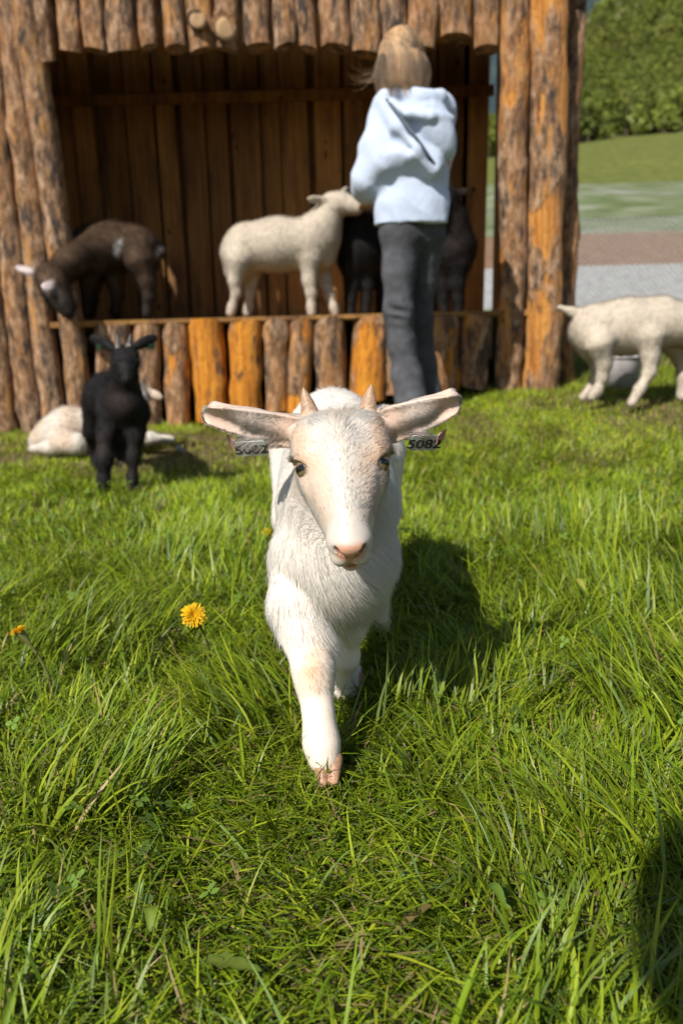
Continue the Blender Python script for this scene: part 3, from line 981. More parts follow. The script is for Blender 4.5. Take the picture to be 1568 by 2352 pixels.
def goat_color(p, n):
    x, y, z, head, ear, eu, ev, ew, ed = goat_regions(p)
    c = np.tile(WHITE, (len(p), 1)) * (1 - 0.33 * head)[:, None]
    ax = np.abs(x)
    nz = fbm(p, 90, 4, 2)
    # tan: eye rings, sides of the bridge, poll
    eye = np.exp(-(((ax - 3.9) / 1.5) ** 2 + ((y - 0.6) / 1.6) ** 2))
    bridge = sst(0.5, 2.3, ax + 1.2 * (nz - .5)) * sst(-0.5, 1.5, y) * (1 - sst(6.5, 8.8, y)) * sst(-5.0, -3.2, z)
    poll = np.exp(-((x / 2.0) ** 2 + ((y + 5.3) / 1.3) ** 2)) * 0.6
    temple = np.exp(-(((ax - 4.3) / 1.1) ** 2 + ((y + 2.3) / 2.4) ** 2)) * 0.55
    midline = np.exp(-((x / 0.45) ** 2)) * sst(-4.0, -2, y) * (1 - sst(0, 3, y)) * 0.12
    t = np.clip(1.0 * (eye * 0.38 + bridge * 0.30 + poll + temple + midline) * head * (0.65 + 0.7 * nz), 0, 0.85) * (1 - ear)
    c = c + (TAN - c) * t[:, None]
    # ears: tan base, pinkish back, whiter rim
    te = ear * (0.12 + 0.40 * (1 - sst(0.10, 0.4, eu)) + 0.35 * (ew > 0.5) * sst(0.45, 0.9, eu) * (1 - sst(0.9, 1.0, eu)))
    c = c + (np.array([0.66, 0.45, 0.33]) - c) * np.clip(te, 0, 0.8)[:, None]
    # knee patch
    kn = P(716, 1528, .86)
    d = (p - kn) / np.array([0.015, 0.05, 0.024])
    tk = np.exp(-(d * d).sum(1)) * 0.95 * (0.6 + 0.8 * nz)
    c = c + (TAN * 1.05 - c) * np.clip(tk, 0, 0.8)[:, None]
    low = (p[:, 1] < 0.90) * (p[:, 2] < 0.13) * 0.22
    c = c + (np.array([0.70, 0.52, 0.38]) - c) * low[:, None]
    body = (1 - head) * (1 - ear) * sst(0.40, 0.62, fbm(p, 16, 8, 2)) * 0.10
    c = c + (np.array([0.72, 0.58, 0.45]) - c) * body[:, None]
    return c

def goat_skin(p, n):
    c = goat_color(p, n) * np.array([0.95, 0.88, 0.82])
    x, y, z, head, ear, eu, ev, ew, ed = goat_regions(p)
    ax = np.abs(x)
    npad = np.exp(-np.maximum(((x / 1.5) ** 4 + ((y - 10.9) / 0.95) ** 4 + ((z + 1.75) / 1.05) ** 4) - 0.6, 0) * 2.5) * (y > 9.2)
    lips = sst(10.6, 11.3, y) * np.exp(-((x / 0.45) ** 2)) * (z > -4.2) * 0.9
    mouth = np.exp(-(((z + 4.5) / 0.30) ** 2)) * (y > 9.8) * 0.9
    dark = np.exp(-(((z + 4.48) / 0.16) ** 2)) * (y > 9.8) * head
    chin = (y > 10.9) * (z < -4.0) * 0.3
    t = np.clip(npad + lips + mouth + chin, 0, 1) * head
    c = c + (PINK - c) * t[:, None]
    c = c * (1 - 0.6 * dark)[:, None]
    nostril = np.zeros(len(p))
    for s in (-1, 1):
        a = np.array([s * .4, 11.1, -2.30]); b = np.array([s * 1.45, 10.6, -1.5]); q = np.stack([x, y, z], 1)
        tt = np.clip(((q - a) @ (b - a)) / ((b - a) @ (b - a)), 0, 1)
        nostril += np.exp(-(np.linalg.norm(q - a - tt[:, None] * (b - a), axis=1) / 0.30) ** 2)
    c = c * (1 - 0.88 * np.clip(nostril, 0, 1))[:, None]
    rim = np.zeros(len(p))
    for s in (-1, 1):
        d = np.sqrt(((x - s * 4.3) / 1.25) ** 2 + ((y - 0.75) / 1.0) ** 2 + ((z + 2.9) / 1.3) ** 2)
        rim += np.exp(-(d / 0.75) ** 2)
    c = c + (np.array([0.30, 0.14, 0.09]) - c) * np.clip(rim, 0, 0.85)[:, None]
    ins = ear * (ew > 0.2) * 0.25
    c = c + (np.array([0.60, 0.36, 0.29]) - c) * ins[:, None]
    return c

goat = link('goat_kid', mk_mesh('goat_kid', VW, QW, goat_skin(VW, NW)), M['nose'])
tag(goat, 'white goat kid with small horns and ear tags stepping towards the viewer', 'goat')

def goat_fur(p, n):
    x, y, z, head, ear, eu, ev, ew, ed = goat_regions(p)
    H = HW['B']
    s, a, nn = H[:, 0], H[:, 1], H[:, 2]
    ax = np.abs(x); sg = x / np.sqrt(x * x + 1.4)
    # flow on the head: from the nose up, parting from the midline
    fh = -a[None, :] * 1.0 + s[None, :] * (sg * (0.25 + 0.5 * sst(0.2, 3, ax)))[:, None]
    whorl = np.exp(-((x / 2.6) ** 2 + ((y + 3.2) / 2.6) ** 2))
    fh = fh + s[None, :] * (sg * 1.2 * whorl)[:, None]
    nz1 = fbm(p, 14, 5, 2) - 0.5; nz2 = fbm(p, 14, 15, 2) - 0.5; nz3 = fbm(p, 40, 25, 2) - 0.5
    fb = np.stack([0.25 * nz1 + np.sign(p[:, 0]) * 0.12, 0.35 + 0.15 * nz2, -1.0 + 0 * nz1], 1)
    chest = np.exp(-(((p[:, 0] - 0.0) / 0.085) ** 2)) * (1 - sst(0.98, 1.06, p[:, 1])) * sst(0.10, 0.15, p[:, 2]) * (1 - sst(0.29, 0.35, p[:, 2])) * (1 - head)
    fb = fb + chest[:, None] * np.stack([0.9 * sst(-0.01, 0.05, p[:, 0]) + nz1 * 1.3 + 0.25, -0.25 + 0 * nz1, 0.15 + 0.6 * nz3], 1)
    leg = (p[:, 2] < 0.16) * 1.0
    fb = fb * (1 - leg[:, None]) + leg[:, None] * np.stack([0.05 + 0.4 * nz1, 0.15 + 0.2 * nz2, -1 + 0 * nz1], 1)
    d = fb * (1 - head[:, None]) + fh * head[:, None]
    edir = ed + 0.45 * np.array([0, 0, -1.0]) * (ev > 0.2)[:, None] + 0.2 * nz3[:, None]
    e_low = ear * sst(0.0, 0.8, np.where(ew > -0.5, 1, 0.3) * np.clip(0.6 - 0.0 * ev, 0, 1))
    d = np.where(ear[:, None] > 0, edir, d)
    L = 0.013 * (1 - head) + 0.0095 * head
    L = L * (1 + 1.0 * sst(-4.0, -1.0, -np.hypot(x, y + 4.0)) * head)
    L = L + 0.012 * chest
    belly = (1 - sst(0.15, 0.22, p[:, 2])) * (p[:, 2] > 0.14) * (p[:, 1] > 0.9) * (1 - head)
    L = L + 0.006 * belly
    L = np.where(leg > 0, 0.008, L)
    # long white hairs along the lower rim inside the ear
    lowrim = ear * (ew > 0.1) * sst(0.0, 0.3, eu) * (1 - sst(0.62, 0.85, eu))
    L = np.where(ear > 0, 0.0050 + 0.016 * lowrim * (p[:, 2] < (EARS[0][0][2] - 0.004)), L)
    muzzle = sst(7.5, 10, y) * head
    L = L * (1 - 0.62 * muzzle)
    dens = 1.0 + 2.2 * head + 3.0 * ear - 0.3 * (p[:, 1] > 1.15)
    npad = (y > 10.0) & (((x / 1.62) ** 2 + ((z + 1.75) / 1.25) ** 2) < 1.0)
    lipc = (y > 10.7) & ((np.abs(x) < 0.42) | (z < -4.3)) & (z > -5.2)
    mouth = (np.abs(z + 4.5) < 0.30) & (y > 9.6)
    eyes = np.zeros(len(p), bool)
    for sgn in (-1, 1):
        eyes |= np.sqrt(((x - sgn * 4.45) / 1.25) ** 2 + ((y - 0.8) / 0.80) ** 2 + ((z + 2.8) / 1.35) ** 2) < 1
    bare = (npad | lipc | mouth | eyes) & (head > 0.3)
    dens = np.where(bare, 0.0, dens)
    dens = np.where((p[:, 2] < 0.022) | ((p[:, 1] < 0.86) & (p[:, 2] < 0.030)), 0, dens)
    col = goat_color(p, n)
    c2 = col * (0.90 + 0.20 * vnoise(p, 420, 3))[:, None] * (0.93 + 0.14 * fbm(p, 60, 33, 2))[:, None]
    hq = np.stack([x * 1.0, y * 0.28, z * 0.6], 1)
    c2 = c2 * (1 + head * (0.30 * (fbm(hq, 2.2, 61, 3) - 0.5)))[:, None]
    lift = 0.085 + 0.22 * chest + 0.25 * lowrim + 0.04 * head
    bend = np.stack([0.25 * chest + 0.2 * lowrim * 0, -0.1 * chest, -0.35 * chest - 0.25 * belly - 0.3 * lowrim], 1)
    wid = 0.00044 + 0.00022 * (1 - head) * (p[:, 1] > 1.1) - 0.00006 * head
    return dict(dir=d, length=np.clip(L, 0.0022, 0.05), width=wid, col=np.clip(c2, 0, 0.92), dens=dens, lift=lift, bend=bend, jit=0.10, curl=0.09)
make_fur('coat', VW, QW, 270000, goat_fur, M['hair'], goat, 5, 3)

# eyes
def goat_eye(Hd, s, parent, mat, iris=(0.15, 0.105, 0.055)):
    c = hl(Hd, s * 3.80, 0.78, -3.12)
    r = 0.0122 * Hd['k']
    ax = nrm(Hd['B'] @ nrm(np.array([s * 0.70, 0.28, 0.62])))
    rt = nrm(np.cross(Hd['B'][:, 1], ax)); up = np.cross(ax, rt)
    nu, nv = 28, 40
    u = np.linspace(0.001, math.pi, nu); v = np.linspace(0, 2 * math.pi, nv, endpoint=False)
    U, Vv = np.meshgrid(u, v, indexing='ij')
    l = np.stack([np.sin(U) * np.cos(Vv), np.sin(U) * np.sin(Vv), np.cos(U)], -1).reshape(-1, 3)
    pts = c + r * (l[:, :1] * rt + l[:, 1:2] * up + l[:, 2:] * ax)
    ang = np.arccos(np.clip(l[:, 2], -1, 1))
    col = np.tile(np.array([0.05, 0.03, 0.02]), (len(l), 1))
    ir = ang < 0.85
    col[ir] = iris
    col[(ang < 0.80) & (ang > 0.72)] = np.array(iris) * 1.5
    pu = (np.abs(l[:, 1]) < 0.28) & (np.abs(l[:, 0]) < 0.60)
    col[pu] = (0.004, 0.004, 0.005)
    Fc = [(i * nv + j, (i + 1) * nv + j, (i + 1) * nv + (j + 1) % nv, i * nv + (j + 1) % nv) for i in range(nu - 1) for j in range(nv)]
    return link('eye', mk_mesh('eye', pts, Fc, col), mat, parent)
for s in (-1, 1): goat_eye(HW, s, goat, M['eye'])

# horns
def horn(base, tip, r0, parent, curve=(0, 0.004, 0), col=(0.42, 0.26, 0.15)):
    base = np.array(base); tip = np.array(tip)
    n = 18; seg = 14
    V, Fc = [], []
    d = nrm(tip - base); sx = nrm(np.cross(d, [0, 1, 0.1])); sy = np.cross(d, sx)
    gg = np.random.default_rng(int(abs(base[0]) * 1e5))
    for j in range(n):
        t = j / (n - 1)
        c = base + (tip - base) * t + np.array(curve) * math.sin(math.pi * t)
        r = r0 * (1 - t) ** 0.8 * 0.93 + r0 * 0.17 * (1 - t ** 6)
        r *= 1 + 0.045 * math.sin(t * 34) * (1 - t)
        for i in range(seg):
            a = 6.2832 * i / seg
            V.append(c + (sx * math.cos(a) + sy * math.sin(a)) * max(r, 0.0004) * (1 + 0.05 * gg.normal() * 0.4))
    for j in range(n - 1):
        for i in range(seg):
            Fc.append((j * seg + i, j * seg + (i + 1) % seg, (j + 1) * seg + (i + 1) % seg, (j + 1) * seg + i))
    V = np.array(V)
    t = np.repeat(np.linspace(0, 1, n), seg)
    f = fbm(V * [1, 1, 0.25], 900, 3, 2)
    c = np.array(col) * (0.65 + 0.8 * f)[:, None] + np.array([0.30, 0.24, 0.18]) * (np.exp(-((t - 0.12) / 0.2) ** 2) * (f > 0.5))[:, None]
    return link('horn', mk_mesh('horn', V, Fc, np.clip(c, 0, 0.8)), M['horn'], parent)
horn(P(718, 978, .885), P(696, 890, .900), 0.0125, goat, col=(0.34, 0.22, 0.14))
horn(P(842, 966, .886), P(853, 882, .900), 0.0122, goat, col=(0.34, 0.22, 0.14))

# hooves: two claws
def hoof(c, fwd, parent, s=1.0, mat=None, col=(0.36, 0.20, 0.12)):
    c = np.array(c, float); fwd = nrm(fwd); sd_ = nrm(np.cross(fwd, [0, 0, 1]))
    out = []
    Fh = Field(c - 0.04 * s, c + 0.05 * s, 0.0015 * s)
    for q in (-1, 1):
        Fh.rc(c + sd_ * q * 0.0078 * s + np.array([0, 0, 0.022]) * s - fwd * 0.004 * s, c + sd_ * q * 0.0062 * s + fwd * 0.016 * s + np.array([0, 0, 0.006]) * s, 0.0105 * s, 0.0058 * s, 0.002)
    V, Q = Fh.mesh()
    V[:, 2] = np.maximum(V[:, 2], c[2] + 0.0)
    cc = np.array(col) * (0.75 + 0.5 * vnoise(V, 220, 2))[:, None]
    return link('hoof', mk_mesh('hoof', V, Q, cc), M['horn'], parent)
hoof(HOOF + [0, 0.004, -0.002], (0.05, -1, 0), goat, 1.0)
hoof((0.010, 1.05, 0.002), (0, -1, 0), goat, 0.9)
hoof((-0.062, 1.32, 0.0), (0, -1, 0), goat, 0.9); hoof((0.052, 1.38, 0.0), (0, -1, 0), goat, 0.9)

# ear tags
def ear_tag(px, py, Y, wpx, hpx, rot, yaw, text, parent, mat, label=None):
    k = mpp(px, py, Y)
    w, h = wpx * k, hpx * k
    V, Fc = [], []
    n = 6; r = min(w, h) * 0.14
    pts = []
    for cx, cz, a0 in ((w / 2 - r, h / 2 - r, 0), (-w / 2 + r, h / 2 - r, 90), (-w / 2 + r, -h / 2 + r, 180), (w / 2 - r, -h / 2 + r, 270)):
        for i in range(n):
            a = R(a0 + 90 * i / (n - 1)); pts.append((cx + r * math.cos(a), cz + r * math.sin(a)))
    m = len(pts)
    V = [(x, -0.0007, z) for x, z in pts] + [(x, 0.0007, z) for x, z in pts]
    me = bpy.data.meshes.new('ear_tag')
    me.from_pydata(V, [], [tuple(range(m))[::-1], tuple(range(m, 2 * m))] + [(i, (i + 1) % m, (i + 1) % m + m, i + m) for i in range(m)])
    o = link('ear_tag', me, mat, parent)
    o.location = Vector(P(px, py, Y)); o.rotation_euler = (R(28), R(rot), R(yaw))
    if label: o['label'] = label
    if text:
        cu = bpy.data.curves.new('tag_number', 'FONT')
        cu.body = text; cu.size = h * 0.80; cu.align_x = 'CENTER'; cu.align_y = 'CENTER'; cu.extrude = 0.0002; cu.offset = h * 0.018
        tmp = link('tag_number', cu)
        dg = bpy.context.evaluated_depsgraph_get()
        tm = bpy.data.meshes.new_from_object(tmp.evaluated_get(dg))
        bpy.data.objects.remove(tmp)
        tm.materials.clear()
        t = link('tag_number', tm, M['tagink'], o)
        t.location = (0, -0.0011, -h * 0.08); t.rotation_euler = (R(90), 0, 0)
        t.scale = (1.25, 1, 1)
    return o
ear_tag(577, 1030, .900, 72, 40, -3, -10, '5082', goat, M['tagmat'], 'pale plate with the black number 5082')
ear_tag(974, 1017, .896, 66, 42, 3, 14, '5082', goat, M['tagmat'], 'pale plate with the black number 5082')
ear_tag(534, 1018, .912, 34, 36, 20, -50, '', goat, M['tagpink'])
ear_tag(1012, 1004, .90, 30, 34, -20, 45, '', goat, M['tagpink'])
# ------------------------------------------------------------------ the other animals
def animal(name, label, build, bounds, h, colf, fur, count, mat, group=None, cat='goat', seed=5):
    Fd = Field(bounds[0], bounds[1], h)
    build(Fd)
    V, Q = Fd.mesh()
    Nn = vnormals(V, Q)
    o = link(name, mk_mesh(name, V, Q, colf(V, Nn)), M['skin'])
    tag(o, label, cat, group)
    if count:
        make_fur('coat', V, Q, count, fur, mat, o, 4, seed)
    return o

def simple_fur(colf, flow, length, width, lift=0.35, jit=0.3, curl=0.2):
    def fn(p, n):
        d = np.tile(np.array(flow, float), (len(p), 1)) + 0.4 * (np.stack([fbm(p, 12, 1, 2), fbm(p, 12, 2, 2), fbm(p, 12, 3, 2)], 1) - 0.5)
        return dict(dir=d, length=np.full(len(p), length), width=width, col=np.clip(colf(p, n), 0, .85), dens=np.ones(len(p)), lift=lift, jit=jit, curl=curl)
    return fn

def bnd(pts, pad=0.12):
    p = np.array(pts)
    return p.min(0) - pad, p.max(0) + pad

# --- black kid facing the camera
BK = np.array([0.0085, 0.0078, 0.0080])
def col_black(p, n):
    f = fbm(p, 25, 6, 2)
    c = BK * (0.6 + 0.9 * f)[:, None] + np.array([0.010, 0.005, 0.003]) * sst(0.55, 0.75, fbm(p, 9, 16, 2))[:, None]
    m = np.exp(-(np.linalg.norm(p - P(289, 882, 2.20), axis=1) / 0.026) ** 4)
    return c + np.array([0.05, 0.042, 0.04]) * m[:, None]
HB = head_frame(P(283, 815, 2.27), P(288, 872, 2.22), P(258, 832, 2.29), P(308, 830, 2.29), 0.72)
earsB = [(P(260, 800, 2.33), P(208, 772, 2.36), nrm(np.array([0.1, -1, -.3])), 0.018, 0.006), (P(308, 798, 2.33), P(360, 772, 2.36), nrm(np.array([-.1, -1, -.3])), 0.018, 0.006)]
def build_black(Fd):
    Fd.pc([(264, 922, 2.46, 43), (253, 912, 2.60, 48), (244, 905, 2.82, 45)], 0.05)
    Fd.pc([(286, 885, 2.41, 27), (289, 930, 2.39, 33), (290, 958, 2.41, 27)], 0.04)
    Fd.pc([(283, 905, 2.41, 33), (284, 860, 2.37, 27), (284, 815, 2.34, 24)], 0.03)
    Fd.pc([(252, 950, 2.42, 30), (245, 1000, 2.40, 19), (241, 1045, 2.38, 15), (239, 1060, 2.37, 14), (239, 1105, 2.36, 10), (241, 1138, 2.35, 12)], 0.03)
    Fd.pc([(316, 950, 2.42, 30), (312, 1000, 2.40, 16), (307, 1048, 2.39, 11.5), (304, 1100, 2.38, 8.5), (306, 1136, 2.37, 10)], 0.03)
    Fd.pc([(230, 935, 2.82, 42), (216, 990, 2.84, 21), (219, 1035, 2.90, 11), (220, 1080, 2.86, 10)], 0.03)
    Fd.pc([(270, 935, 2.84, 38), (276, 990, 2.88, 19), (279, 1035, 2.92, 11), (279, 1075, 2.90, 10)], 0.03)
    goat_head(Fd, HB, False)
    for b, t, fw, w, th in earsB: goat_ear(Fd, b, t, fw, w, th, 0.012, False)
bk = animal('goat_kid', 'black goat kid standing upright in front of the lying white kid', build_black, ((-1.0, 2.1, -0.02), (-0.45, 3.05, 0.56)), 0.005, col_black,
            simple_fur(col_black, (0.1, 0.3, -1), 0.016, 0.0007), 26000, M['blackhair'])
for s in (-1, 1):
    goat_eye(HB, s, bk, M['eye'], (0.05, 0.035, 0.02))
horn(P(272, 802, 2.32), P(268, 766, 2.34), 0.0085, bk, col=(0.06, 0.057, 0.058))
horn(P(295, 800, 2.32), P(301, 766, 2.34), 0.0085, bk, col=(0.06, 0.057, 0.058))
M['taggreen'] = mat_plain('tag_plastic_green', (0.03, 0.07, 0.04), 0.5)
for px, yw in ((228, -15), (348, 15)):
    t = ear_tag(px, 797, 2.34, 13, 12, 8, yw, '', bk, M['taggreen'])

# --- brown-black kid on the raised floor, head hanging over the edge
Yb = 4.12
def col_brown(p, n):
    c = np.tile(np.array([0.062, 0.037, 0.021]), (len(p), 1)) * (0.45 + 1.1 * fbm(p, 22, 3, 3))[:, None]
    z = p[:, 2]
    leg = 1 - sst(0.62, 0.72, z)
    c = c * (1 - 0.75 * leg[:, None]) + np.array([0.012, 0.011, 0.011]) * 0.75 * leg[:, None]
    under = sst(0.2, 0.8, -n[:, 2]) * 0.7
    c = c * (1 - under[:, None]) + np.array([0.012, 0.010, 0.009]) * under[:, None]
    for (px, py, rx, rz) in ((273, 568, 0.018, 0.035), (358, 570, 0.012, 0.035)):
        q = P(px, py, Yb - 0.09)
        m = np.exp(-(((p[:, 0] - q[0] - .4 * (p[:, 2] - q[2])) / rx) ** 2 + ((p[:, 2] - q[2]) / rz) ** 2) ** 2 - 5 * np.maximum(fbm(p, 40, 13, 2) - .5, 0)) * (p[:, 1] < Yb + 0.04)
        c = c + (np.array([0.42, 0.42, 0.42]) - c) * m[:, None]
    for (px, py, Y_, rr) in ((56, 617, Yb - .34, .06), (110, 656, Yb - .49, .046)):
        q = P(px, py, Y_)
        m = np.exp(-(np.linalg.norm(p - q, axis=1) / rr) ** 4)
        c = c + (np.array([0.58, 0.50, 0.48]) - c) * m[:, None] * 0.9
    return c
def build_brown(Fd):
    Fd.pc([(205, 580, Yb - .05, 45), (255, 568, Yb, 50), (310, 568, Yb, 46)], 0.06)
    Fd.pc([(320, 575, Yb, 42), (335, 605, Yb, 27)], 0.05)
    Fd.pc([(215, 570, Yb - .05, 46), (165, 600, Yb - .22, 32), (125, 634, Yb - .34, 27)], 0.05)
    Fd.pc([(112, 638, Yb - .36, 29), (126, 664, Yb - .39, 26), (148, 698, Yb - .42, 17), (157, 716, Yb - .43, 13)], 0.04)
    Fd.pc([(345, 560, Yb, 14), (372, 580, Yb, 9)], 0.03)
    for dx, dy in ((0, -.10), (14, .05)):
        Fd.pc([(212 + dx, 610, Yb + dy, 30), (200 + dx, 650, Yb + dy, 16), (198 + dx, 690, Yb + dy, 10), (196 + dx, 716, Yb + dy, 11)], 0.03)
    for dx, dy in ((0, -.07), (-74, .0)):
        Fd.pc([(322 + dx, 600, Yb + dy, 32), (338 + dx, 645, Yb + dy, 17), (343 + dx, 680, Yb + dy, 11), (338 + dx, 718, Yb + dy, 11)], 0.03)
    goat_ear(Fd, P(100, 630, Yb - .36), P(36, 613, Yb - .34), nrm(np.array([0, -.7, .7])), 0.022, 0.008, 0.012, False)
    goat_ear(Fd, P(122, 650, Yb - .44), P(100, 664, Yb - .50), nrm(np.array([0.2, -.9, .3])), 0.026, 0.008, 0.012, False)
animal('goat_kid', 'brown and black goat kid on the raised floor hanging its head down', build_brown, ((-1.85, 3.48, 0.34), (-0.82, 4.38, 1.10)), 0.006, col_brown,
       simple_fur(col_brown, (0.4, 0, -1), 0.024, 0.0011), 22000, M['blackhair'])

# --- white lamb on the raised floor, nose to the girl
Yl = 4.06
LW = np.array([0.47, 0.405, 0.325])
def col_lamb(p, n):
    f = fbm(p, 28, 9, 3)
    c = LW * (0.86 + 0.25 * f)[:, None]
    return c
def build_lamb(Fd):
    Fd.pc([(570, 568, Yl, 55), (640, 562, Yl, 55), (705, 563, Yl, 51)], 0.06)
    Fd.pc([(548, 590, Yl, 40), (545, 620, Yl, 30)], 0.05)
    Fd.pc([(705, 560, Yl, 50), (742, 520, Yl - .01, 36), (762, 482, Yl - .02, 25)], 0.06)
    Fd.pc([(762, 468, Yl - .02, 25), (785, 465, Yl - .03, 20), (812, 474, Yl - .05, 14), (822, 478, Yl - .06, 11)], 0.04)
    Fd.pc([(745, 560, Yl, 34), (748, 590, Yl, 24)], 0.05)
    for dx, dy in ((0, -.07), (35, .07)):
        Fd.pc([(548 + dx, 600, Yl + dy, 31), (540 + dx, 645, Yl + dy, 14), (543 + dx * .9, 672, Yl + dy, 9.5), (533 + dx * 1.1, 705, Yl + dy, 8), (530 + dx * 1.1, 718, Yl + dy, 10)], 0.03)
    Fd.pc([(712, 598, Yl - .06, 27), (710, 645, Yl - .07, 14), (715, 672, Yl - .07, 11), (715, 704, Yl - .07, 8.5), (716, 718, Yl - .07, 10.5)], 0.03)
    Fd.pc([(736, 600, Yl + .06, 24), (747, 648, Yl + .05, 12), (756, 676, Yl + .03, 9.5), (765, 706, Yl + .01, 8), (769, 718, Yl + .01, 9.5)], 0.03)
    goat_ear(Fd, P(756, 462, Yl - .06), P(706, 456, Yl - .09), nrm(np.array([0, -.8, -.5])), 0.022, 0.008, 0.012, False)
    goat_ear(Fd, P(778, 450, Yl + .04), P(800, 432, Yl + .10), nrm(np.array([0, -.8, -.5])), 0.020, 0.008, 0.012, False)
lamb = animal('lamb', 'cream white lamb on the raised floor stretching its nose to the girl', build_lamb, ((-0.80, 3.80, 0.44), (0.22, 4.40, 1.22)), 0.006, col_lamb,
       simple_fur(col_lamb, (-0.3, 0, -1), 0.011, 0.0012, 0.35, 0.35, 0.25), 42000, M['hair'], cat='lamb')
def dot(name, p, r, colr, parent, mat):
    l = []
    nu, nv = 8, 10
    for i in range(nu):
        for j in range(nv):
            a, b = math.pi * (i + 0.02) / (nu - 0.96), 2 * math.pi * j / nv
            l.append((math.sin(a) * math.cos(b), math.sin(a) * math.sin(b), math.cos(a)))
    V = np.array(l) * r + p
    Fc = [(i * nv + j, (i + 1) * nv + j, (i + 1) * nv + (j + 1) % nv, i * nv + (j + 1) % nv) for i in range(nu - 1) for j in range(nv)]
    return link(name, mk_mesh(name, V, Fc, np.tile(colr, (len(V), 1))), mat, parent)
dot('eye', P(786, 458, Yl - .065), 0.010, (0.02, 0.015, 0.01), lamb, M['eye'])

# --- two black lambs on the raised floor behind the girl
def black_lamb(label, x0, Yc, flip, dy, seed):
    s = -1 if flip else 1
    def q(dx, py): return x0 + s * dx
    def build(Fd):
        Fd.pc([(q(-12, 0), 575, Yc, 56), (q(30, 0), 572, Yc + .10, 54), (q(60, 0), 575, Yc + .2, 50)], 0.06)
        Fd.pc([(q(-22, 0), 560, Yc - .02, 46), (q(-14, 0), 505, Yc - .05, 34), (q(-4, 0), 465, Yc - .09, 26)], 0.05)
        Fd.pc([(q(-2, 0), 455, Yc - .10, 27), (q(18, 0), 468, Yc - .16, 20), (q(30, 0), 482, Yc - .2, 14)], 0.04)
        for dx, yy in ((-32, -.05), (2, -.02), (36, .16), (64, .22)):
            Fd.pc([(q(dx, 0), 610, Yc + yy, 27), (q(dx + 2, 0), 655, Yc + yy, 14), (q(dx + 1, 0), 685, Yc + yy, 10), (q(dx - 1, 0), 716, Yc + yy, 11)], 0.03)
        goat_ear(Fd, P(q(10, 0), 448, Yc - .10), P(q(10 + 42, 0), 430, Yc - .13), nrm(np.array([0, -.9, .3])), 0.022, 0.008, 0.012, False)
        goat_ear(Fd, P(q(-18, 0), 448, Yc - .06), P(q(-56, 0), 436, Yc - .02), nrm(np.array([0, -.9, .3])), 0.022, 0.008, 0.012, False)
    c = P(x0, 560, Yc)
    return animal('lamb', label, build, (c - [0.36, 0.34, 0.42], c + [0.36, 0.48, 0.42]), 0.006, col_black,
                  simple_fur(col_black, (0.1, 0.1, -1), 0.014, 0.0011, 0.8, 0.6, 0.5), 14000, M['blackhair'], cat='lamb', seed=seed, group='black lambs behind the girl')
black_lamb('black lamb between the white lamb and the girl on the raised floor', 838, 4.22, False, 0, 8)
black_lamb('black lamb on the raised floor half hidden on the far side of the girl', 1020, 4.25, True, 0, 9)

# --- white kid lying by the log wall
def col_lying(p, n):
    f = fbm(p, 14, 19, 3)
    c = np.tile(np.array([0.55, 0.50, 0.43]), (len(p), 1))
    t = sst(0.46, 0.66, f) * 0.5
    return c + (np.array([0.50, 0.34, 0.22]) - c) * t[:, None]
def build_lying(Fd):
    g0 = 3.20
    Fd.pc([(120, 1000, g0, 36), (160, 985, g0 + .02, 44), (235, 985, g0 + .05, 42), (280, 985, g0 + .02, 36)], 0.06)
    Fd.pc([(140, 1010, g0 - .08, 32), (180, 1020, g0 - .12, 20), (120, 1028, g0 - .14, 12), (76, 1030, g0 - .12, 10)], 0.04)
    Fd.pc([(118, 1005, g0 + .02, 32), (90, 1015, g0, 22)], 0.05)
    Fd.pc([(290, 975, g0, 34), (302, 935, g0 - .02, 26), (308, 905, g0 - .03, 22)], 0.05)
    Fd.pc([(308, 900, g0 - .03, 24), (318, 915, g0 - .12, 17), (322, 925, g0 - .16, 12)], 0.04)
    Fd.pc([(300, 1005, g0 - .06, 18), (345, 1005, g0 - .10, 11), (395, 1008, g0 - .10, 8)], 0.03)
    Fd.pc([(275, 1010, g0 - .10, 20), (262, 1022, g0 - .14, 12)], 0.03)
    goat_ear(Fd, P(322, 892, g0 - .02), P(374, 914, g0 - .04), nrm(np.array([0, -.9, .3])), 0.02, 0.008, 0.012, False)
    goat_ear(Fd, P(298, 892, g0 - .02), P(262, 900, g0 - .0), nrm(np.array([0, -.9, .3])), 0.02, 0.008, 0.012, False)
ly = animal('goat_kid', 'white and tan goat kid lying on the ground by the log wall', build_lying, ((-1.38, 2.88, -0.03), (-0.55, 3.45, 0.42)), 0.006, col_lying,
       simple_fur(col_lying, (-0.3, -.1, -1), 0.014, 0.0011), 20000, M['hair'])
hoof(P(412, 1012, 3.1) * [1, 1, 0] + [0, 0, 0.012], (1, 0, 0), ly, 1.0, col=(0.2, 0.2, 0.2))

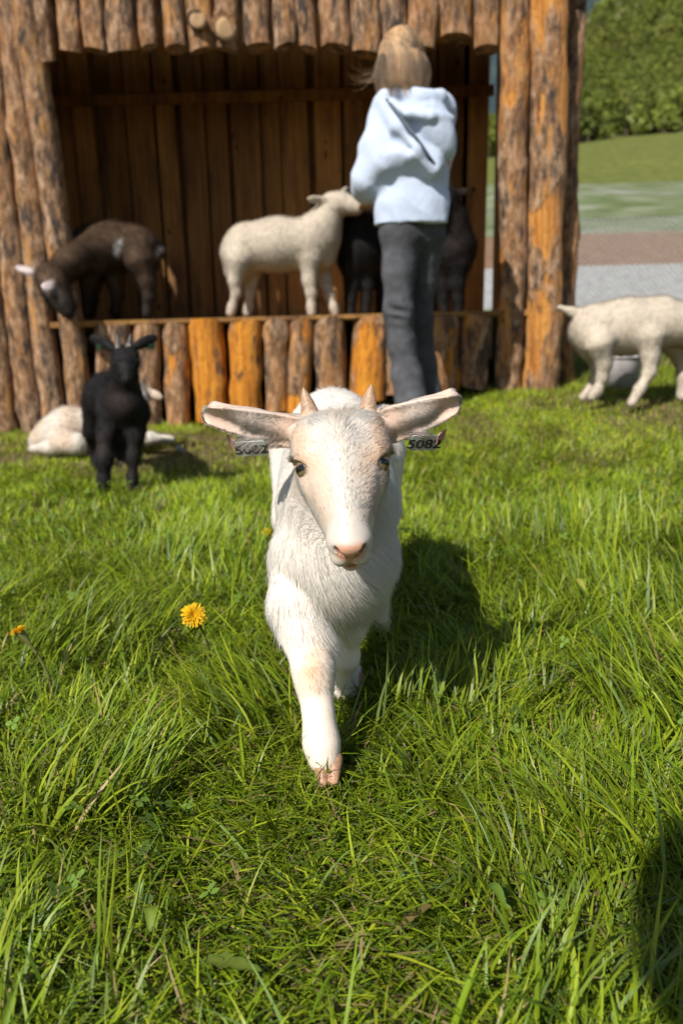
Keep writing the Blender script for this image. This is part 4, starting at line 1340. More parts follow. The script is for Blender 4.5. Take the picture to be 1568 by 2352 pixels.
# --- lamb grazing beside the shed
Yr = 3.50
def col_lamb2(p, n):
    return np.array([0.48, 0.415, 0.335]) * (0.86 + 0.25 * fbm(p, 28, 29, 3))[:, None]
def build_graze(Fd):
    Fd.pc([(1372, 756, Yr, 58), (1440, 750, Yr, 58), (1510, 745, Yr, 56)], 0.06)
    Fd.pc([(1360, 765, Yr, 48), (1368, 800, Yr - .03, 32)], 0.05)
    Fd.pc([(1338, 722, Yr, 13), (1312, 716, Yr, 9), (1284, 706, Yr, 6)], 0.02)
    for dx, dy in ((0, -.09), (-20, .09)):
        Fd.pc([(1375 + dx, 790, Yr + dy, 36), (1386 + dx * .6, 835, Yr + dy, 16), (1382 + dx * .8, 866, Yr + dy, 10), (1370 + dx * .8, 898, Yr + dy, 9.5), (1358 + dx, 912, Yr + dy, 10)], 0.03)
    Fd.pc([(1490, 775, Yr - .08, 36), (1492, 820, Yr - .09, 18), (1490, 855, Yr - .10, 12), (1468, 893, Yr - .12, 10), (1450, 925, Yr - .13, 11)], 0.03)
    Fd.pc([(1540, 780, Yr + .08, 32), (1566, 820, Yr + .08, 19), (1570, 870, Yr + .06, 13), (1566, 908, Yr + .06, 14)], 0.03)
    Fd.pc([(1515, 735, Yr, 50), (1570, 745, Yr - .02, 38), (1622, 785, Yr - .04, 29), (1655, 830, Yr - .06, 26), (1660, 878, Yr - .08, 17)], 0.05)
    goat_ear(Fd, P(1632, 812, Yr - .12), P(1594, 838, Yr - .18), nrm(np.array([-.3, -.9, .1])), 0.022, 0.008, 0.012, False)
    goat_ear(Fd, P(1670, 812, Yr + .02), P(1710, 840, Yr + .06), nrm(np.array([-.3, -.9, .1])), 0.022, 0.008, 0.012, False)
animal('lamb', 'cream white lamb grazing on the lawn beside the shed', build_graze, ((0.88, 3.10, 0.02), (1.92, 3.80, 0.76)), 0.006, col_lamb2,
       simple_fur(col_lamb2, (-0.3, 0, -1), 0.011, 0.0012, 0.35, 0.35, 0.25), 42000, M['hair'], cat='lamb', seed=11)

# ------------------------------------------------------------------ the girl
Yg = 3.35
def cc(rgb):
    return lambda p, n: np.tile(np.array(rgb, float), (len(p), 1))
def part_mesh(name, build, bounds, h, colf, mat, parent, disp=None):
    Fd = Field(bounds[0], bounds[1], h)
    build(Fd)
    V, Q = Fd.mesh()
    Nn = vnormals(V, Q)
    if disp is not None: V = V + Nn * disp(V)[:, None]
    return link(name, mk_mesh(name, V, Q, colf(V, Nn)), mat, parent)
gb = ((-0.10, 2.95, 0.04), (0.80, 3.85, 1.62))
def b_body(Fd):
    Fd.pc([(925, 125, Yg + .02, 42), (930, 170, Yg + .02, 28), (935, 215, Yg + .02, 24)], 0.04)
    Fd.ell(P(922, 132, Yg + .05), (0.066, 0.085, 0.105), None, 0.03)
    Fd.pc([(918, 150, Yg + .13, 6), (918, 156, Yg + .145, 5)], 0.01)
    Fd.pc([(900, 250, Yg, 24), (935, 245, Yg, 30), (995, 255, Yg + .02, 24)], 0.05)
    Fd.pc([(940, 250, Yg, 40), (942, 380, Yg + .02, 34), (945, 470, Yg + .02, 36), (948, 540, Yg + .03, 36)], 0.05)
    Fd.pc([(888, 262, Yg, 24), (855, 380, Yg - .02, 19), (848, 420, Yg + .03, 17), (842, 452, Yg + .22, 13), (840, 462, Yg + .30, 12)], 0.03)
    Fd.pc([(1005, 265, Yg + .02, 24), (1012, 370, Yg + .04, 19), (1000, 430, Yg + .2, 15), (990, 440, Yg + .34, 12)], 0.03)
    for bx, by, yy in ((840, 462, Yg + .30), (990, 440, Yg + .34)):
        c = P(bx, by, yy)
        for i, (fx, fl) in enumerate(((-.028, .055), (-.010, .068), (.008, .070), (.024, .060), (.040, .040))):
            Fd.rc(c + [fx * .6, .02, 0], c + [fx, fl * .7, -.012], .0085, .0075, .006)
            Fd.rc(c + [fx, fl * .7, -.012], c + [fx, fl, -.034], .0075, .006, .004)
    Fd.pc([(922, 545, Yg + .01, 28), (915, 720, Yg - .01, 20), (935, 890, Yg, 18), (945, 925, Yg - .01, 20)], 0.03)
    Fd.pc([(978, 545, Yg + .05, 26), (968, 720, Yg + .12, 16), (979, 870, Yg + .17, 14), (986, 905, Yg + .17, 16)], 0.03)
Fd = Field(gb[0], gb[1], 0.008); b_body(Fd); V, Q = Fd.mesh()
girl = link('person', mk_mesh('person', V, Q, np.tile([0.52, 0.32, 0.23], (len(V), 1))), M['skin'])
tag(girl, 'child in a pale blue hoodie and dark jeans seen from behind at the shed', 'person')

def b_hoodie(Fd):
    # lower panel
    Fd.pc([(912, 400, Yg, 44), (908, 470, Yg, 46), (906, 540, Yg, 48)], 0.03)
    Fd.pc([(975, 400, Yg, 46), (980, 470, Yg, 46), (982, 540, Yg, 48)], 0.03)
    Fd.pc([(944, 430, Yg, 52), (944, 540, Yg, 54)], 0.04)
    Fd.cut_below(P(944, 517, Yg)[2])
    # upper back, gathered and hanging over the lower panel
    Fd.ell(P(935, 300, Yg), (0.145, 0.105, 0.16), None, 0.008)
    Fd.pc([(905, 245, Yg, 38), (1000, 250, Yg + .02, 42)], 0.05)
    arc = [(846, 418, Yg - .02, 30), (880, 372, Yg - .065, 32), (935, 352, Yg - .08, 34), (985, 366, Yg - .07, 30), (1002, 396, Yg - .03, 24)]
    Fd.pc(arc, 0.035)
    # sleeves
    Fd.pc([(890, 258, Yg, 34), (866, 340, Yg - .03, 36), (848, 405, Yg - .01, 36), (838, 432, Yg + .04, 28), (840, 452, Yg + .20, 18)], 0.04)
    Fd.pc([(1010, 262, Yg + .02, 36), (1014, 340, Yg + .04, 28), (1000, 420, Yg + .12, 24), (990, 438, Yg + .28, 17)], 0.04)
    # hood hanging on the back, pulled to one side: its edge runs slantwise down the back
    hd = nrm(P(1006, 385, Yg) - P(893, 222, Yg)); up_ = np.array([0, -1.0, 0]); sd2 = nrm(np.cross(up_, hd))
    Rm = np.stack([sd2, up_, hd], 1)
    Fd.pc([(882, 236, Yg - .05, 20), (918, 292, Yg - .11, 24), (955, 345, Yg - .125, 24), (990, 388, Yg - .10, 20)], 0.02)
    Fd.ell(P(985, 282, Yg - .07), (0.080, 0.070, 0.150), Rm, 0.004)
    for a, b in (((900, 228), (950, 292)), ((950, 292), (1012, 384))):
        Fd.rc(P(*a, Yg - .135), P(*b, Yg - .145), 0.022, 0.026, 0.008, True)
    Fd.pc([(886, 220, Yg - .06, 15), (915, 208, Yg - .08, 17), (965, 224, Yg - .10, 20), (1010, 222, Yg - .08, 18), (1036, 252, Yg - .04, 15)], 0.01)
    Fd.pc([(900, 236, Yg - .10, 9), (940, 262, Yg - .14, 10), (990, 268, Yg - .14, 12), (1034, 272, Yg - .09, 12)], 0.01)
    # neck opening
    Fd.ell(P(935, 185, Yg + .02), (0.062, 0.065, 0.055), None, 0.01, True)
    # folds
    for a, b, r in (((868, 300), (905, 328), .012), ((905, 320), (940, 345), .010), ((852, 350), (880, 372), .010), ((925, 430), (950, 500), .008), ((975, 430), (1000, 505), .010), ((890, 440), (880, 500), .008), ((950, 300), (1000, 345), .008)):
        Fd.rc(P(*a, Yg - .135), P(*b, Yg - .145), r, r * 0.8, 0.03, True)
def wrinkle(Vv):
    rd = 1 - np.abs(2 * fbm(Vv * [1, 1, 0.7] + Vv[:, [2, 0, 1]] * [0.5, 0, 0.4], 11, 3, 2) - 1) ** 0.7
    return (fbm(Vv, 6, 3, 2) - 0.5) * 0.012 + (rd - 0.75) * 0.010 + (fbm(Vv * [1, 1, 0.6], 40, 7, 2) - 0.5) * 0.003
part_mesh('hoodie', b_hoodie, gb, 0.006, cc((0.45, 0.52, 0.65)), M['cloth'], girl, wrinkle)
def b_jeans(Fd):
    Fd.pc([(918, 528, Yg, 48), (975, 528, Yg + .04, 47)], 0.04)
    Fd.pc([(920, 545, Yg, 44), (916, 620, Yg - .01, 37), (914, 715, Yg - .02, 32), (922, 790, Yg, 31), (936, 870, Yg, 34), (944, 922, Yg - .01, 39)], 0.03)
    Fd.pc([(980, 545, Yg + .05, 40), (972, 640, Yg + .10, 30), (966, 740, Yg + .13, 26), (976, 840, Yg + .17, 25), (985, 905, Yg + .17, 30)], 0.03)
    Fd.rc(P(962, 560, Yg - .085), P(958, 640, Yg - .06), 0.010, 0.004, 0.02, True)
    for py in (705, 728, 746, 768, 800, 868):
        Fd.rc(P(880, py, Yg - .07), P(950, py + 16, Yg - .085), 0.010, 0.009, 0.014, True)
    Fd.rc(P(905, 600, Yg - .085), P(935, 690, Yg - .08), 0.007, 0.007, 0.015, True)
    Fd.rc(P(915, 820, Yg - .07), P(950, 900, Yg - .08), 0.008, 0.007, 0.015, True)
def col_jeans(p, n):
    f = fbm(p, 7, 5, 2)
    return np.array([0.070, 0.072, 0.080]) * (0.55 + 0.9 * f)[:, None]
jn = part_mesh('jeans', b_jeans, gb, 0.006, col_jeans, M['denim'], girl, lambda v: (fbm(v * [1, 1, 1.6], 16, 11, 2) - 0.5) * 0.006)
for x, y, yy in ((948, 935, Yg), (990, 915, Yg + .17)):
    def b_shoe(Fd):
        c = P(x, y, yy); g0 = float(gz(np.array([c[0]]), np.array([c[1]]))[0])
        Fd.rc((c[0], c[1] - .05, g0 + .045), (c[0] - .01, c[1] + .12, g0 + .035), 0.042, 0.035, 0.02)
    part_mesh('shoe', b_shoe, ((0.1, 3.15, 0.0), (0.65, 3.85, 0.35)), 0.006, cc((0.03, 0.03, 0.035)), M['denim'], girl)
# hair
def b_hairbase(Fd):
    Fd.ell(P(922, 136, Yg + .01), (0.077, 0.094, 0.102), None, 0.0)
    Fd.pc([(922, 150, Yg - .005, 42), (920, 180, Yg - .025, 42), (920, 200, Yg - .035, 38)], 0.01)
hb = (P(922, 120, Yg) - [.22, .25, .25], P(922, 120, Yg) + [.22, .25, .22])
HAIR = np.array([0.33, 0.21, 0.11])
def hair_col(p, n):
    q = p * [1, 1, 0.12]
    c = HAIR * (0.45 + 1.1 * fbm(q, 55, 4, 2))[:, None]
    top = sst(1.40, 1.50, p[:, 2])
    return c * (1 - 0.35 * top[:, None])
Fd = Field(hb[0], hb[1], 0.006); b_hairbase(Fd); V, Q = Fd.mesh()
Nn = vnormals(V, Q)
ho = link('hair', mk_mesh('hair', V, Q, hair_col(V, Nn)), M['skin'], girl)
# strands in locks: over the crown, down the back of the head, then hanging free
gh = np.random.default_rng(21)
def strands(nl, per, npts=12):
    c = P(922, 137, Yg + .01); ax_ = np.array([0.086, 0.104, 0.108])
    out, cols = [], []
    zb = P(920, 203, Yg)[2]
    for l in range(nl):
        ph = gh.uniform(-math.pi * 1.08, 0.08 * math.pi)
        tone = np.clip(gh.normal(0.95, 0.45), 0.3, 1.8)
        ze = zb - 0.012 + gh.normal(0, 0.016); wob = gh.normal(0, 0.009, 2); rr = gh.normal(1.01, 0.018)
        for q in range(per):
            d0 = nrm(np.array([0, 0.55, 0.84]) + gh.normal(0, 0.30, 3) + 0.45 * np.array([math.cos(ph), math.sin(ph), 0]))
            p2 = ph + gh.normal(0, 0.10)
            d1 = nrm(np.array([math.cos(p2), math.sin(p2), 0.12]))
            om = math.acos(np.clip(d0 @ d1, -1, 1)) + 1e-4
            pts = np.zeros((npts, 3))
            k = 7
            for i in range(k):
                t = i / (k - 1)
                d = (math.sin((1 - t) * om) * d0 + math.sin(t * om) * d1) / math.sin(om)
                pts[i] = c + d * ax_ * rr
            e = pts[k - 1]
            j = gh.normal(0, 0.004, 2); zz = ze + gh.normal(0, 0.010)
            for i in range(k, npts):
                t = (i - k + 1) / (npts - k)
                pts[i] = [e[0] + wob[0] * math.sin(t * 3) + j[0] * t, e[1] - 0.018 * t * (math.sin(p2) < 0.2) + wob[1] * t + j[1] * t, e[2] * (1 - t) + zz * t]
            out.append(pts); cols.append(tone * gh.uniform(.75, 1.25))
    return np.array(out), np.array(cols)
pt, tn = strands(130, 55)
colh = HAIR * tn[:, None] * 1.15
hn = pt - P(922, 137, Yg + .01)
hn[:, :, 2] = np.maximum(hn[:, :, 2], -0.02) * 0.6
hn = nrm(hn + gh.normal(0, 0.012, hn.shape) + np.array([0, -0.03, 0.01]))
curves_obj('strands', pt, np.full(len(pt), 0.0011), colh, M['hair'], ho, hn)
# narrow dark band slanting across the back
sp_ = [P(882, 222, Yg - .075), P(905, 250, Yg - .135), P(940, 296, Yg - .158), P(975, 345, Yg - .160), P(1002, 386, Yg - .112), P(1018, 410, Yg - .03)]
SV, SF = [], []
for i, q in enumerate(sp_):
    d = nrm(sp_[min(i + 1, 5)] - sp_[max(i - 1, 0)]); w_ = nrm(np.cross(d, [0, -1, 0])) * 0.0058; t_ = np.array([0, 0.004, 0])
    SV += [q - w_ - t_, q + w_ - t_, q + w_ + t_, q - w_ + t_]
    if i:
        k = 4 * i
        SF += [(k - 4 + j, k - 4 + (j + 1) % 4, k + (j + 1) % 4, k + j) for j in range(4)]
link('back_band', mk_mesh('back_band', SV, SF, np.tile([0.09, 0.11, 0.135], (len(SV), 1))), M['denim'], girl)
nw = 22
wp = np.zeros((nw, 8, 3)); w0 = P(876, 170, Yg - .01); w1 = P(795, 168, Yg - .06)
for i in range(nw):
    a0 = w0 + gh.normal(0, .018, 3); e = w0 + (w1 - w0) * gh.uniform(.4, 1.1) + gh.normal(0, .02, 3)
    for j in range(8):
        s = j / 7
        wp[i, j] = a0 * (1 - s) + e * s + np.array([0, 0, -0.02]) * math.sin(s * 3.14)
curves_obj('strands', wp, np.full(nw, 0.0005), np.tile(HAIR, (nw, 1)), M['strand'], ho)

# ------------------------------------------------------------------ the person behind the camera (only the shadow falls into view)
def b_phot(Fd):
    h = np.array([-0.315, -0.385, 1.14])
    Fd.ell(h, (0.085, 0.105, 0.125), None, 0.02)
    Fd.rc(h + [0.03, -0.07, -0.08], h + [0.08, -0.20, -0.13], 0.06, 0.07, 0.03)
    Fd.chain([(h + [0.09, -0.24, -0.17], 0.13), (h + [0.25, -0.50, -0.36], 0.14), (h + [0.36, -0.66, -0.52], 0.15)], 0.06)
    Fd.chain([(h + [-0.08, -0.22, -0.16], 0.075), (h + [0.24, -0.26, -0.22], 0.075)], 0.05)
    Fd.chain([(h + [0.28, -0.27, -0.24], 0.058), (h + [0.36, -0.16, -0.46], 0.045), (h + [0.40, 0.0, -0.55], 0.035)], 0.03)
    Fd.chain([(h + [-0.10, -0.22, -0.18], 0.058), (h + [-0.06, -0.14, -0.44], 0.045), (h + [0.24, 0.0, -0.56], 0.035)], 0.03)
    for q, e in (((0.40, -0.10, -0.64), (0.42, -0.42, -1.08)), ((0.22, -0.20, -0.70), (0.28, -0.60, -1.08))):
        Fd.chain([(h + [0.36, -0.66, -0.54], 0.095), (h + np.array(q) - [0, 0.25, 0], 0.07), (h + np.array(e) - [0, 0.2, 0], 0.05)], 0.04)
        Fd.rc(h + np.array(e) - [0, 0.24, 0.02], h + np.array(e) + [0, -0.04, -0.03], 0.045, 0.035, 0.02)
Fd = Field((-0.64, -1.58, -0.02), (0.36, -0.08, 1.32), 0.016); b_phot(Fd); V, Q = Fd.mesh()
zc = V[:, 2]
pc_ = np.where((zc > 1.02)[:, None], [0.10, 0.07, 0.05], np.where((zc > 0.62)[:, None], [0.06, 0.08, 0.12], [0.05, 0.05, 0.06]))
ph_o = link('person', mk_mesh('person', V, Q, pc_), M['cloth'])
tag(ph_o, 'stooping person just outside the picture whose shadow darkens the bottom corner', 'person')
# ------------------------------------------------------------------ pasture grass
def blades(p, az, th0, th1, L, W, col, nseg, gg, zmin=None):
    """ribbon blades: base p, heading az, angle from upright th0 -> th1 along the blade"""
    n = len(p)
    if zmin is None: zmin = p[:, 2] + gg.uniform(0.004, 0.03, n)
    hd = np.stack([np.cos(az), np.sin(az), 0 * az], 1)
    tw = gg.normal(0, 0.5, n)
    sdv = np.stack([-np.sin(az + tw), np.cos(az + tw), 0 * az], 1)
    V = np.zeros((n, nseg + 1, 2, 3), np.float32)
    cur = p.copy()
    prev = np.zeros(n)
    yawd = gg.normal(0, 0.35, n)
    for i in range(nseg + 1):
        s = i / nseg
        wv = W * (1 - s ** 2.2) * (0.55 + 0.9 * min(s * 3, 1) * 0.5) + 0.0002
        sv = sdv * np.cos(yawd * s)[:, None] + np.array([0, 0, 1.0]) * (np.sin(yawd * s) * 0.7)[:, None]
        V[:, i, 0] = cur - sv * wv[:, None] * 0.5
        V[:, i, 1] = cur + sv * wv[:, None] * 0.5
        th = th0 + (th1 - th0) * (s + 0.5 / nseg)
        st = (L / nseg)[:, None]
        az2 = az + yawd * s
        h2 = np.stack([np.cos(az2), np.sin(az2), 0 * az2], 1)
        cur = cur + st * (h2 * np.sin(th)[:, None] + np.array([0, 0, 1.0]) * np.cos(th)[:, None])
        if i > 0: cur[:, 2] = np.where(th > 1.45, np.maximum(cur[:, 2], zmin), cur[:, 2])
    m = (nseg + 1) * 2
    base = (np.arange(n) * m)[:, None, None]
    i = np.arange(nseg)[None, :, None] * 2
    Fc = (base + i + np.array([0, 1, 3, 2])[None, None, :]).reshape(-1, 4)
    c = np.repeat(col, m, 0).reshape(n, nseg + 1, 2, 3)
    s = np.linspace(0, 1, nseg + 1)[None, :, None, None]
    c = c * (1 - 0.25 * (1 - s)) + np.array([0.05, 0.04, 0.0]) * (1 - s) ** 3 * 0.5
    return V.reshape(-1, 3), Fc, c.reshape(-1, 3)

G0 = np.array([0.180, 0.272, 0.011]); G1 = np.array([0.290, 0.355, 0.020]); G2 = np.array([0.100, 0.172, 0.010]); G3 = np.array([0.16, 0.24, 0.06])
STRAW = np.array([0.36, 0.27, 0.12])
def blade_cols(p, gg, straw=0.03):
    n = len(p)
    f = fbm(p * [1, 1, 0], 5, 71, 2)
    r = gg.random(n)
    c = np.where((r < 0.45)[:, None], G0, np.where((r < 0.72)[:, None], G1, np.where((r < 0.9)[:, None], G2, G3)))
    c = c * (0.70 + 0.6 * f)[:, None] * gg.uniform(0.75, 1.25, n)[:, None]
    c = c * np.array([1, 1, 1]) + np.array([0.035, 0.02, 0.0]) * (gg.random(n) < 0.25)[:, None]
    s = gg.random(n) < straw
    c[s] = STRAW * gg.uniform(0.5, 1.2, s.sum())[:, None]
    return c

def scatter(gg, n, y0, y1, spread=0.62, pad=0.22):
    """even ground scatter over the wedge in view, with room to the sides"""
    out = []
    while sum(len(o) for o in out) < n:
        y = np.sqrt(gg.uniform(y0 * y0, y1 * y1, n)); x = gg.uniform(-1, 1, n) * (spread * y + pad)
        out.append(np.stack([x, y], 1))
    a = np.concatenate(out)[:n]
    return a
def worn(x, y):
    p = np.stack([x, y, 0 * x], 1)
    f = fbm(p, 1.8, 41, 3)
    m = sst(2.5, 3.0, y) * (1 - sst(-0.7, 0.1, x)) * sst(0.36, 0.60, f + 0.08)
    m2 = sst(2.3, 3.0, y) * sst(0.2, 0.6, x) * sst(0.50, 0.70, f) * 0.7
    return np.clip(m + m2, 0, 1)
def field_az(x, y, seed):
    p = np.stack([x, y, 0 * x], 1)
    return 6.283 * 2.2 * fbm(p, 2.6, seed, 2)

gr = np.random.default_rng(99)
parts = []
# matted under-layer, near
def layer(n, y0, y1, Lr, Wr, t0, t1, nseg, seed, straw=0.03, hmask=None, keep=None, radial=0.5):
    xy = scatter(gr, n, y0, y1)
    x, y = xy[:, 0], xy[:, 1]
    if keep is not None:
        k = gr.random(len(x)) < keep(x, y)
        x, y = x[k], y[k]
    n = len(x)
    z = gz(x, y)
    p = np.stack([x, y, z - 0.004], 1)
    az = field_az(x, y, seed) + gr.normal(0, 1.0, n)
    L = gr.uniform(Lr[0], Lr[1], n) * (0.75 + 0.5 * fbm(p * [1, 1, 0], 6, 5, 2))
    w_ = worn(x, y)
    L = L * (1 - 0.6 * w_) * (1 - 0.35 * sst(1.6, 3.2, y))
    W = gr.uniform(Wr[0], Wr[1], n)
    th0 = np.abs(gr.normal(t0[0], t0[1], n)); th1 = gr.normal(t1[0], t1[1], n)
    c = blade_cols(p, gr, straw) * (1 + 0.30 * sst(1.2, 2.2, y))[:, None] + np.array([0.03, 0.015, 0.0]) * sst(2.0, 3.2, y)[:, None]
    t = (w_ * gr.random(n) > 0.42)
    c[t] = STRAW * gr.uniform(0.35, 0.95, t.sum())[:, None]
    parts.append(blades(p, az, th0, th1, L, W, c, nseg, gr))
notworn = lambda x, y: 1 - 0.72 * worn(x, y)
layer(80000, 0.30, 1.75, (0.03, 0.075), (0.0018, 0.0040), (1.05, 0.35), (1.85, 0.3), 4, 11, 0.06)
layer(18000, 0.30, 1.75, (0.04, 0.08), (0.0020, 0.0034), (0.45, 0.3), (1.25, 0.4), 4, 12, 0.03)
layer(100000, 1.75, 4.4, (0.035, 0.075), (0.0030, 0.0052), (0.8, 0.4), (1.6, 0.4), 3, 11, 0.10, keep=notworn)
layer(60000, 1.75, 4.4, (0.035, 0.075), (0.0028, 0.0046), (0.3, 0.25), (1.0, 0.4), 3, 12, 0.03, keep=notworn)

def tufts(nt_, y0, y1, per, Lr, Wr, seed, nseg=5, keep=None):
    xy = scatter(gr, nt_, y0, y1)
    if keep is not None: xy = xy[gr.random(len(xy)) < keep(xy[:, 0], xy[:, 1])]
    cnt = gr.poisson(per, len(xy)) + 4
    cx = np.repeat(xy[:, 0], cnt); cy = np.repeat(xy[:, 1], cnt)
    n = len(cx)
    rr = np.abs(gr.normal(0, 0.018, n)); aa = gr.uniform(0, 6.283, n)
    x = cx + rr * np.cos(aa); y = cy + rr * np.sin(aa)
    wind = np.repeat(field_az(xy[:, 0], xy[:, 1], seed) + gr.normal(0, 0.4, len(xy)), cnt)
    az = np.where(gr.random(n) < 0.62, wind + gr.normal(0, 0.42, n), aa)
    Lt = np.repeat(gr.uniform(Lr[0], Lr[1], len(xy)), cnt) * gr.uniform(0.5, 1.1, n)
    Lt = Lt * (1 - 0.35 * sst(1.8, 3.4, y))
    lean = np.repeat(gr.uniform(0.6, 1.5, len(xy)), cnt)
    th0 = np.abs(gr.normal(0.12, 0.12, n)) + lean * 0.35
    th1 = lean * 1.25 + gr.normal(0.15, 0.30, n)
    W = gr.uniform(Wr[0], Wr[1], n)
    p = np.stack([x, y, gz(x, y) - 0.004], 1)
    tone = np.repeat(gr.uniform(0.78, 1.22, len(xy)), cnt)[:, None]
    parts.append(blades(p, az, th0, th1, Lt, W, blade_cols(p, gr, 0.012) * tone, nseg, gr))
clear = lambda x, y: 1 - 0.35 * np.exp(-(((x + 0.02) / 0.07) ** 2 + ((y - 0.78) / 0.14) ** 2))
tufts(950, 0.30, 1.75, 12, (0.05, 0.13), (0.0020, 0.0046), 12, 6, clear)
tufts(900, 1.75, 3.9, 10, (0.04, 0.09), (0.0030, 0.0050), 12, 4, lambda x, y: 1 - worn(x, y))
# dense long tussocks at the right, near
def tussock(cx, cy, rad, n, Lr, az0, lean):
    rr = rad * np.sqrt(gr.random(n)); aa = gr.uniform(0, 6.283, n)
    x = cx + rr * np.cos(aa); y = cy + rr * np.sin(aa)
    az = az0 + gr.normal(0, 0.35, n)
    L = gr.uniform(Lr[0], Lr[1], n)
    th0 = np.abs(gr.normal(0.15, 0.12, n)); th1 = lean + gr.normal(0, 0.25, n)
    p = np.stack([x, y, gz(x, y) - 0.004], 1)
    k_ = gr.random(n) < 0.62
    p, az, th0, th1, L = p[k_], az[k_] + gr.normal(0, .25, k_.sum()), th0[k_], th1[k_], L[k_]; n = len(p)
    parts.append(blades(p, az, th0, th1, L, gr.uniform(0.0026, 0.0052, n), blade_cols(p, gr, 0.01) * 1.05, 7, gr))
for cx, cy, rad, n, Lr, az0, lean in [(0.46, 0.98, 0.12, 420, (.09, .16), 2.4, 1.2), (0.30, 0.72, 0.08, 240, (.07, .13), 2.9, 1.3), (0.09, 1.0, 0.04, 60, (.08, .13), 1.2, .8),
                                      (-0.12, 0.98, 0.08, 260, (.08, .15), 2.9, 1.3), (-0.30, 0.80, 0.09, 220, (.08, .15), 0.6, 1.3), (0.50, 1.35, 0.14, 320, (.09, .15), 1.9, 1.1),
                                      (-0.42, 1.2, 0.12, 300, (.09, .16), .3, 1.2), (-0.30, 1.7, 0.15, 300, (.09, .15), 1.0, 1.0), (0.55, 1.8, 0.2, 320, (.08, .15), 1.5, .8), (-0.30, 0.48, 0.08, 80, (.07, .13), 1.3, 1.2), (0.15, 0.45, 0.10, 90, (.08, .13), .5, 1.3)]:
    tussock(cx, cy, rad, n, Lr, az0, lean)
# loose straw trodden into the ground by the shed and a little in the sward
def litter(n, y0, y1, keep):
    xy = scatter(gr, n, y0, y1); xy = xy[gr.random(len(xy)) < keep(xy[:, 0], xy[:, 1])]
    n = len(xy)
    p = np.stack([xy[:, 0], xy[:, 1], gz(xy[:, 0], xy[:, 1]) + gr.uniform(0.004, 0.03, n)], 1)
    parts.append(blades(p, gr.uniform(0, 6.28, n), gr.normal(1.5, .12, n), gr.normal(1.6, .15, n), gr.uniform(.02, .08, n), gr.uniform(.0015, .0035, n), STRAW * gr.uniform(.45, 1.3, (n, 1)), 3, gr))
litter(5200, 2.3, 4.0, lambda x, y: 0.15 + 0.85 * worn(x, y))
litter(900, 0.35, 2.3, lambda x, y: 0.8 + 0 * x)
# single tall stalks
n = 110
xy = scatter(gr, n, 0.45, 2.0)
p = np.stack([xy[:, 0], xy[:, 1], gz(xy[:, 0], xy[:, 1])], 1)
k = ~((np.abs(xy[:, 0]) < 0.12) & (xy[:, 1] < 0.95))
p = p[k]; n = len(p)
parts.append(blades(p, gr.uniform(0, 6.28, n), np.abs(gr.normal(.1, .1, n)), gr.normal(.6, .3, n), gr.uniform(.12, .20, n), gr.uniform(.0022, .004, n), blade_cols(p, gr, 0.06) * 1.15, 8, gr))
# short grass beside and behind the shed
n = 52000
x = np.where(gr.random(n) < 0.65, gr.uniform(1.15, 6.2, n), gr.uniform(-5.2, -1.75, n)); y = gr.uniform(2.6, 8.0, n)
k = (np.abs(x) < 0.85 * y + 0.3) & ((y > 4.0) | (np.abs(x) > 0.62 * y + 0.1))
x, y = x[k], y[k]; n = len(x)
p = np.stack([x, y, gz(x, y) - 0.004], 1)
parts.append(blades(p, gr.uniform(0, 6.28, n), np.abs(gr.normal(.4, .3, n)), gr.normal(1.1, .4, n), gr.uniform(.05, .12, n), gr.uniform(.004, .006, n), blade_cols(p, gr, .06), 2, gr))
off = 0; Vs, Fs, Cs = [], [], []
for v, f, c in parts:
    Vs.append(v); Fs.append(f + off); Cs.append(c); off += len(v)
V = np.concatenate(Vs); Fc = np.concatenate(Fs); C = np.concatenate(Cs)
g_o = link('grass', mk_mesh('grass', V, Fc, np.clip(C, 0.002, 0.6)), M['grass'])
tag(g_o, 'long green pasture grass covering the ground around the goats', 'grass', None, 'stuff')
print('grass quads', len(Fc))

# clover and small round weed leaves low in the sward
xy = scatter(gr, 2600, 0.32, 2.6)
k = fbm(np.stack([xy[:, 0], xy[:, 1], 0 * xy[:, 0]], 1), 4.5, 88, 2) > 0.60
xy = xy[k]; n = len(xy)
cz = gz(xy[:, 0], xy[:, 1]) + gr.uniform(0.02, 0.06, n)
LV, LF, LC = [], [], []
for i in range(n):
    c = np.array([xy[i, 0], xy[i, 1], cz[i]]); r = gr.uniform(.0035, .0065); a0 = gr.uniform(0, 6.28)
    cl = np.array([0.12, 0.20, 0.03]) * gr.uniform(.6, 1.5)
    tl = gr.normal(0, .35, 2)
    for q in range(3):
        a = a0 + q * 2.094
        d = np.array([math.cos(a), math.sin(a), tl[0] * math.cos(a) + tl[1] * math.sin(a)]); e = np.array([-math.sin(a), math.cos(a), -tl[0] * math.sin(a) + tl[1] * math.cos(a)])
        b0 = len(LV)
        LV += [c, c + d * r * .7 - e * r * .62, c + d * r * 1.5 - e * r * .5, c + d * r * 1.75, c + d * r * 1.5 + e * r * .5, c + d * r * .7 + e * r * .62]
        LF += [(b0, b0 + 1, b0 + 2, b0 + 3), (b0, b0 + 3, b0 + 4, b0 + 5)]
        LC += [cl * .8] + [cl] * 5
cw = link('clover', mk_mesh('clover', np.array(LV), LF, np.array(LC), True), M['leaf'])
tag(cw, 'low clover and small round weed leaves among the grass', 'clover', None, 'stuff')

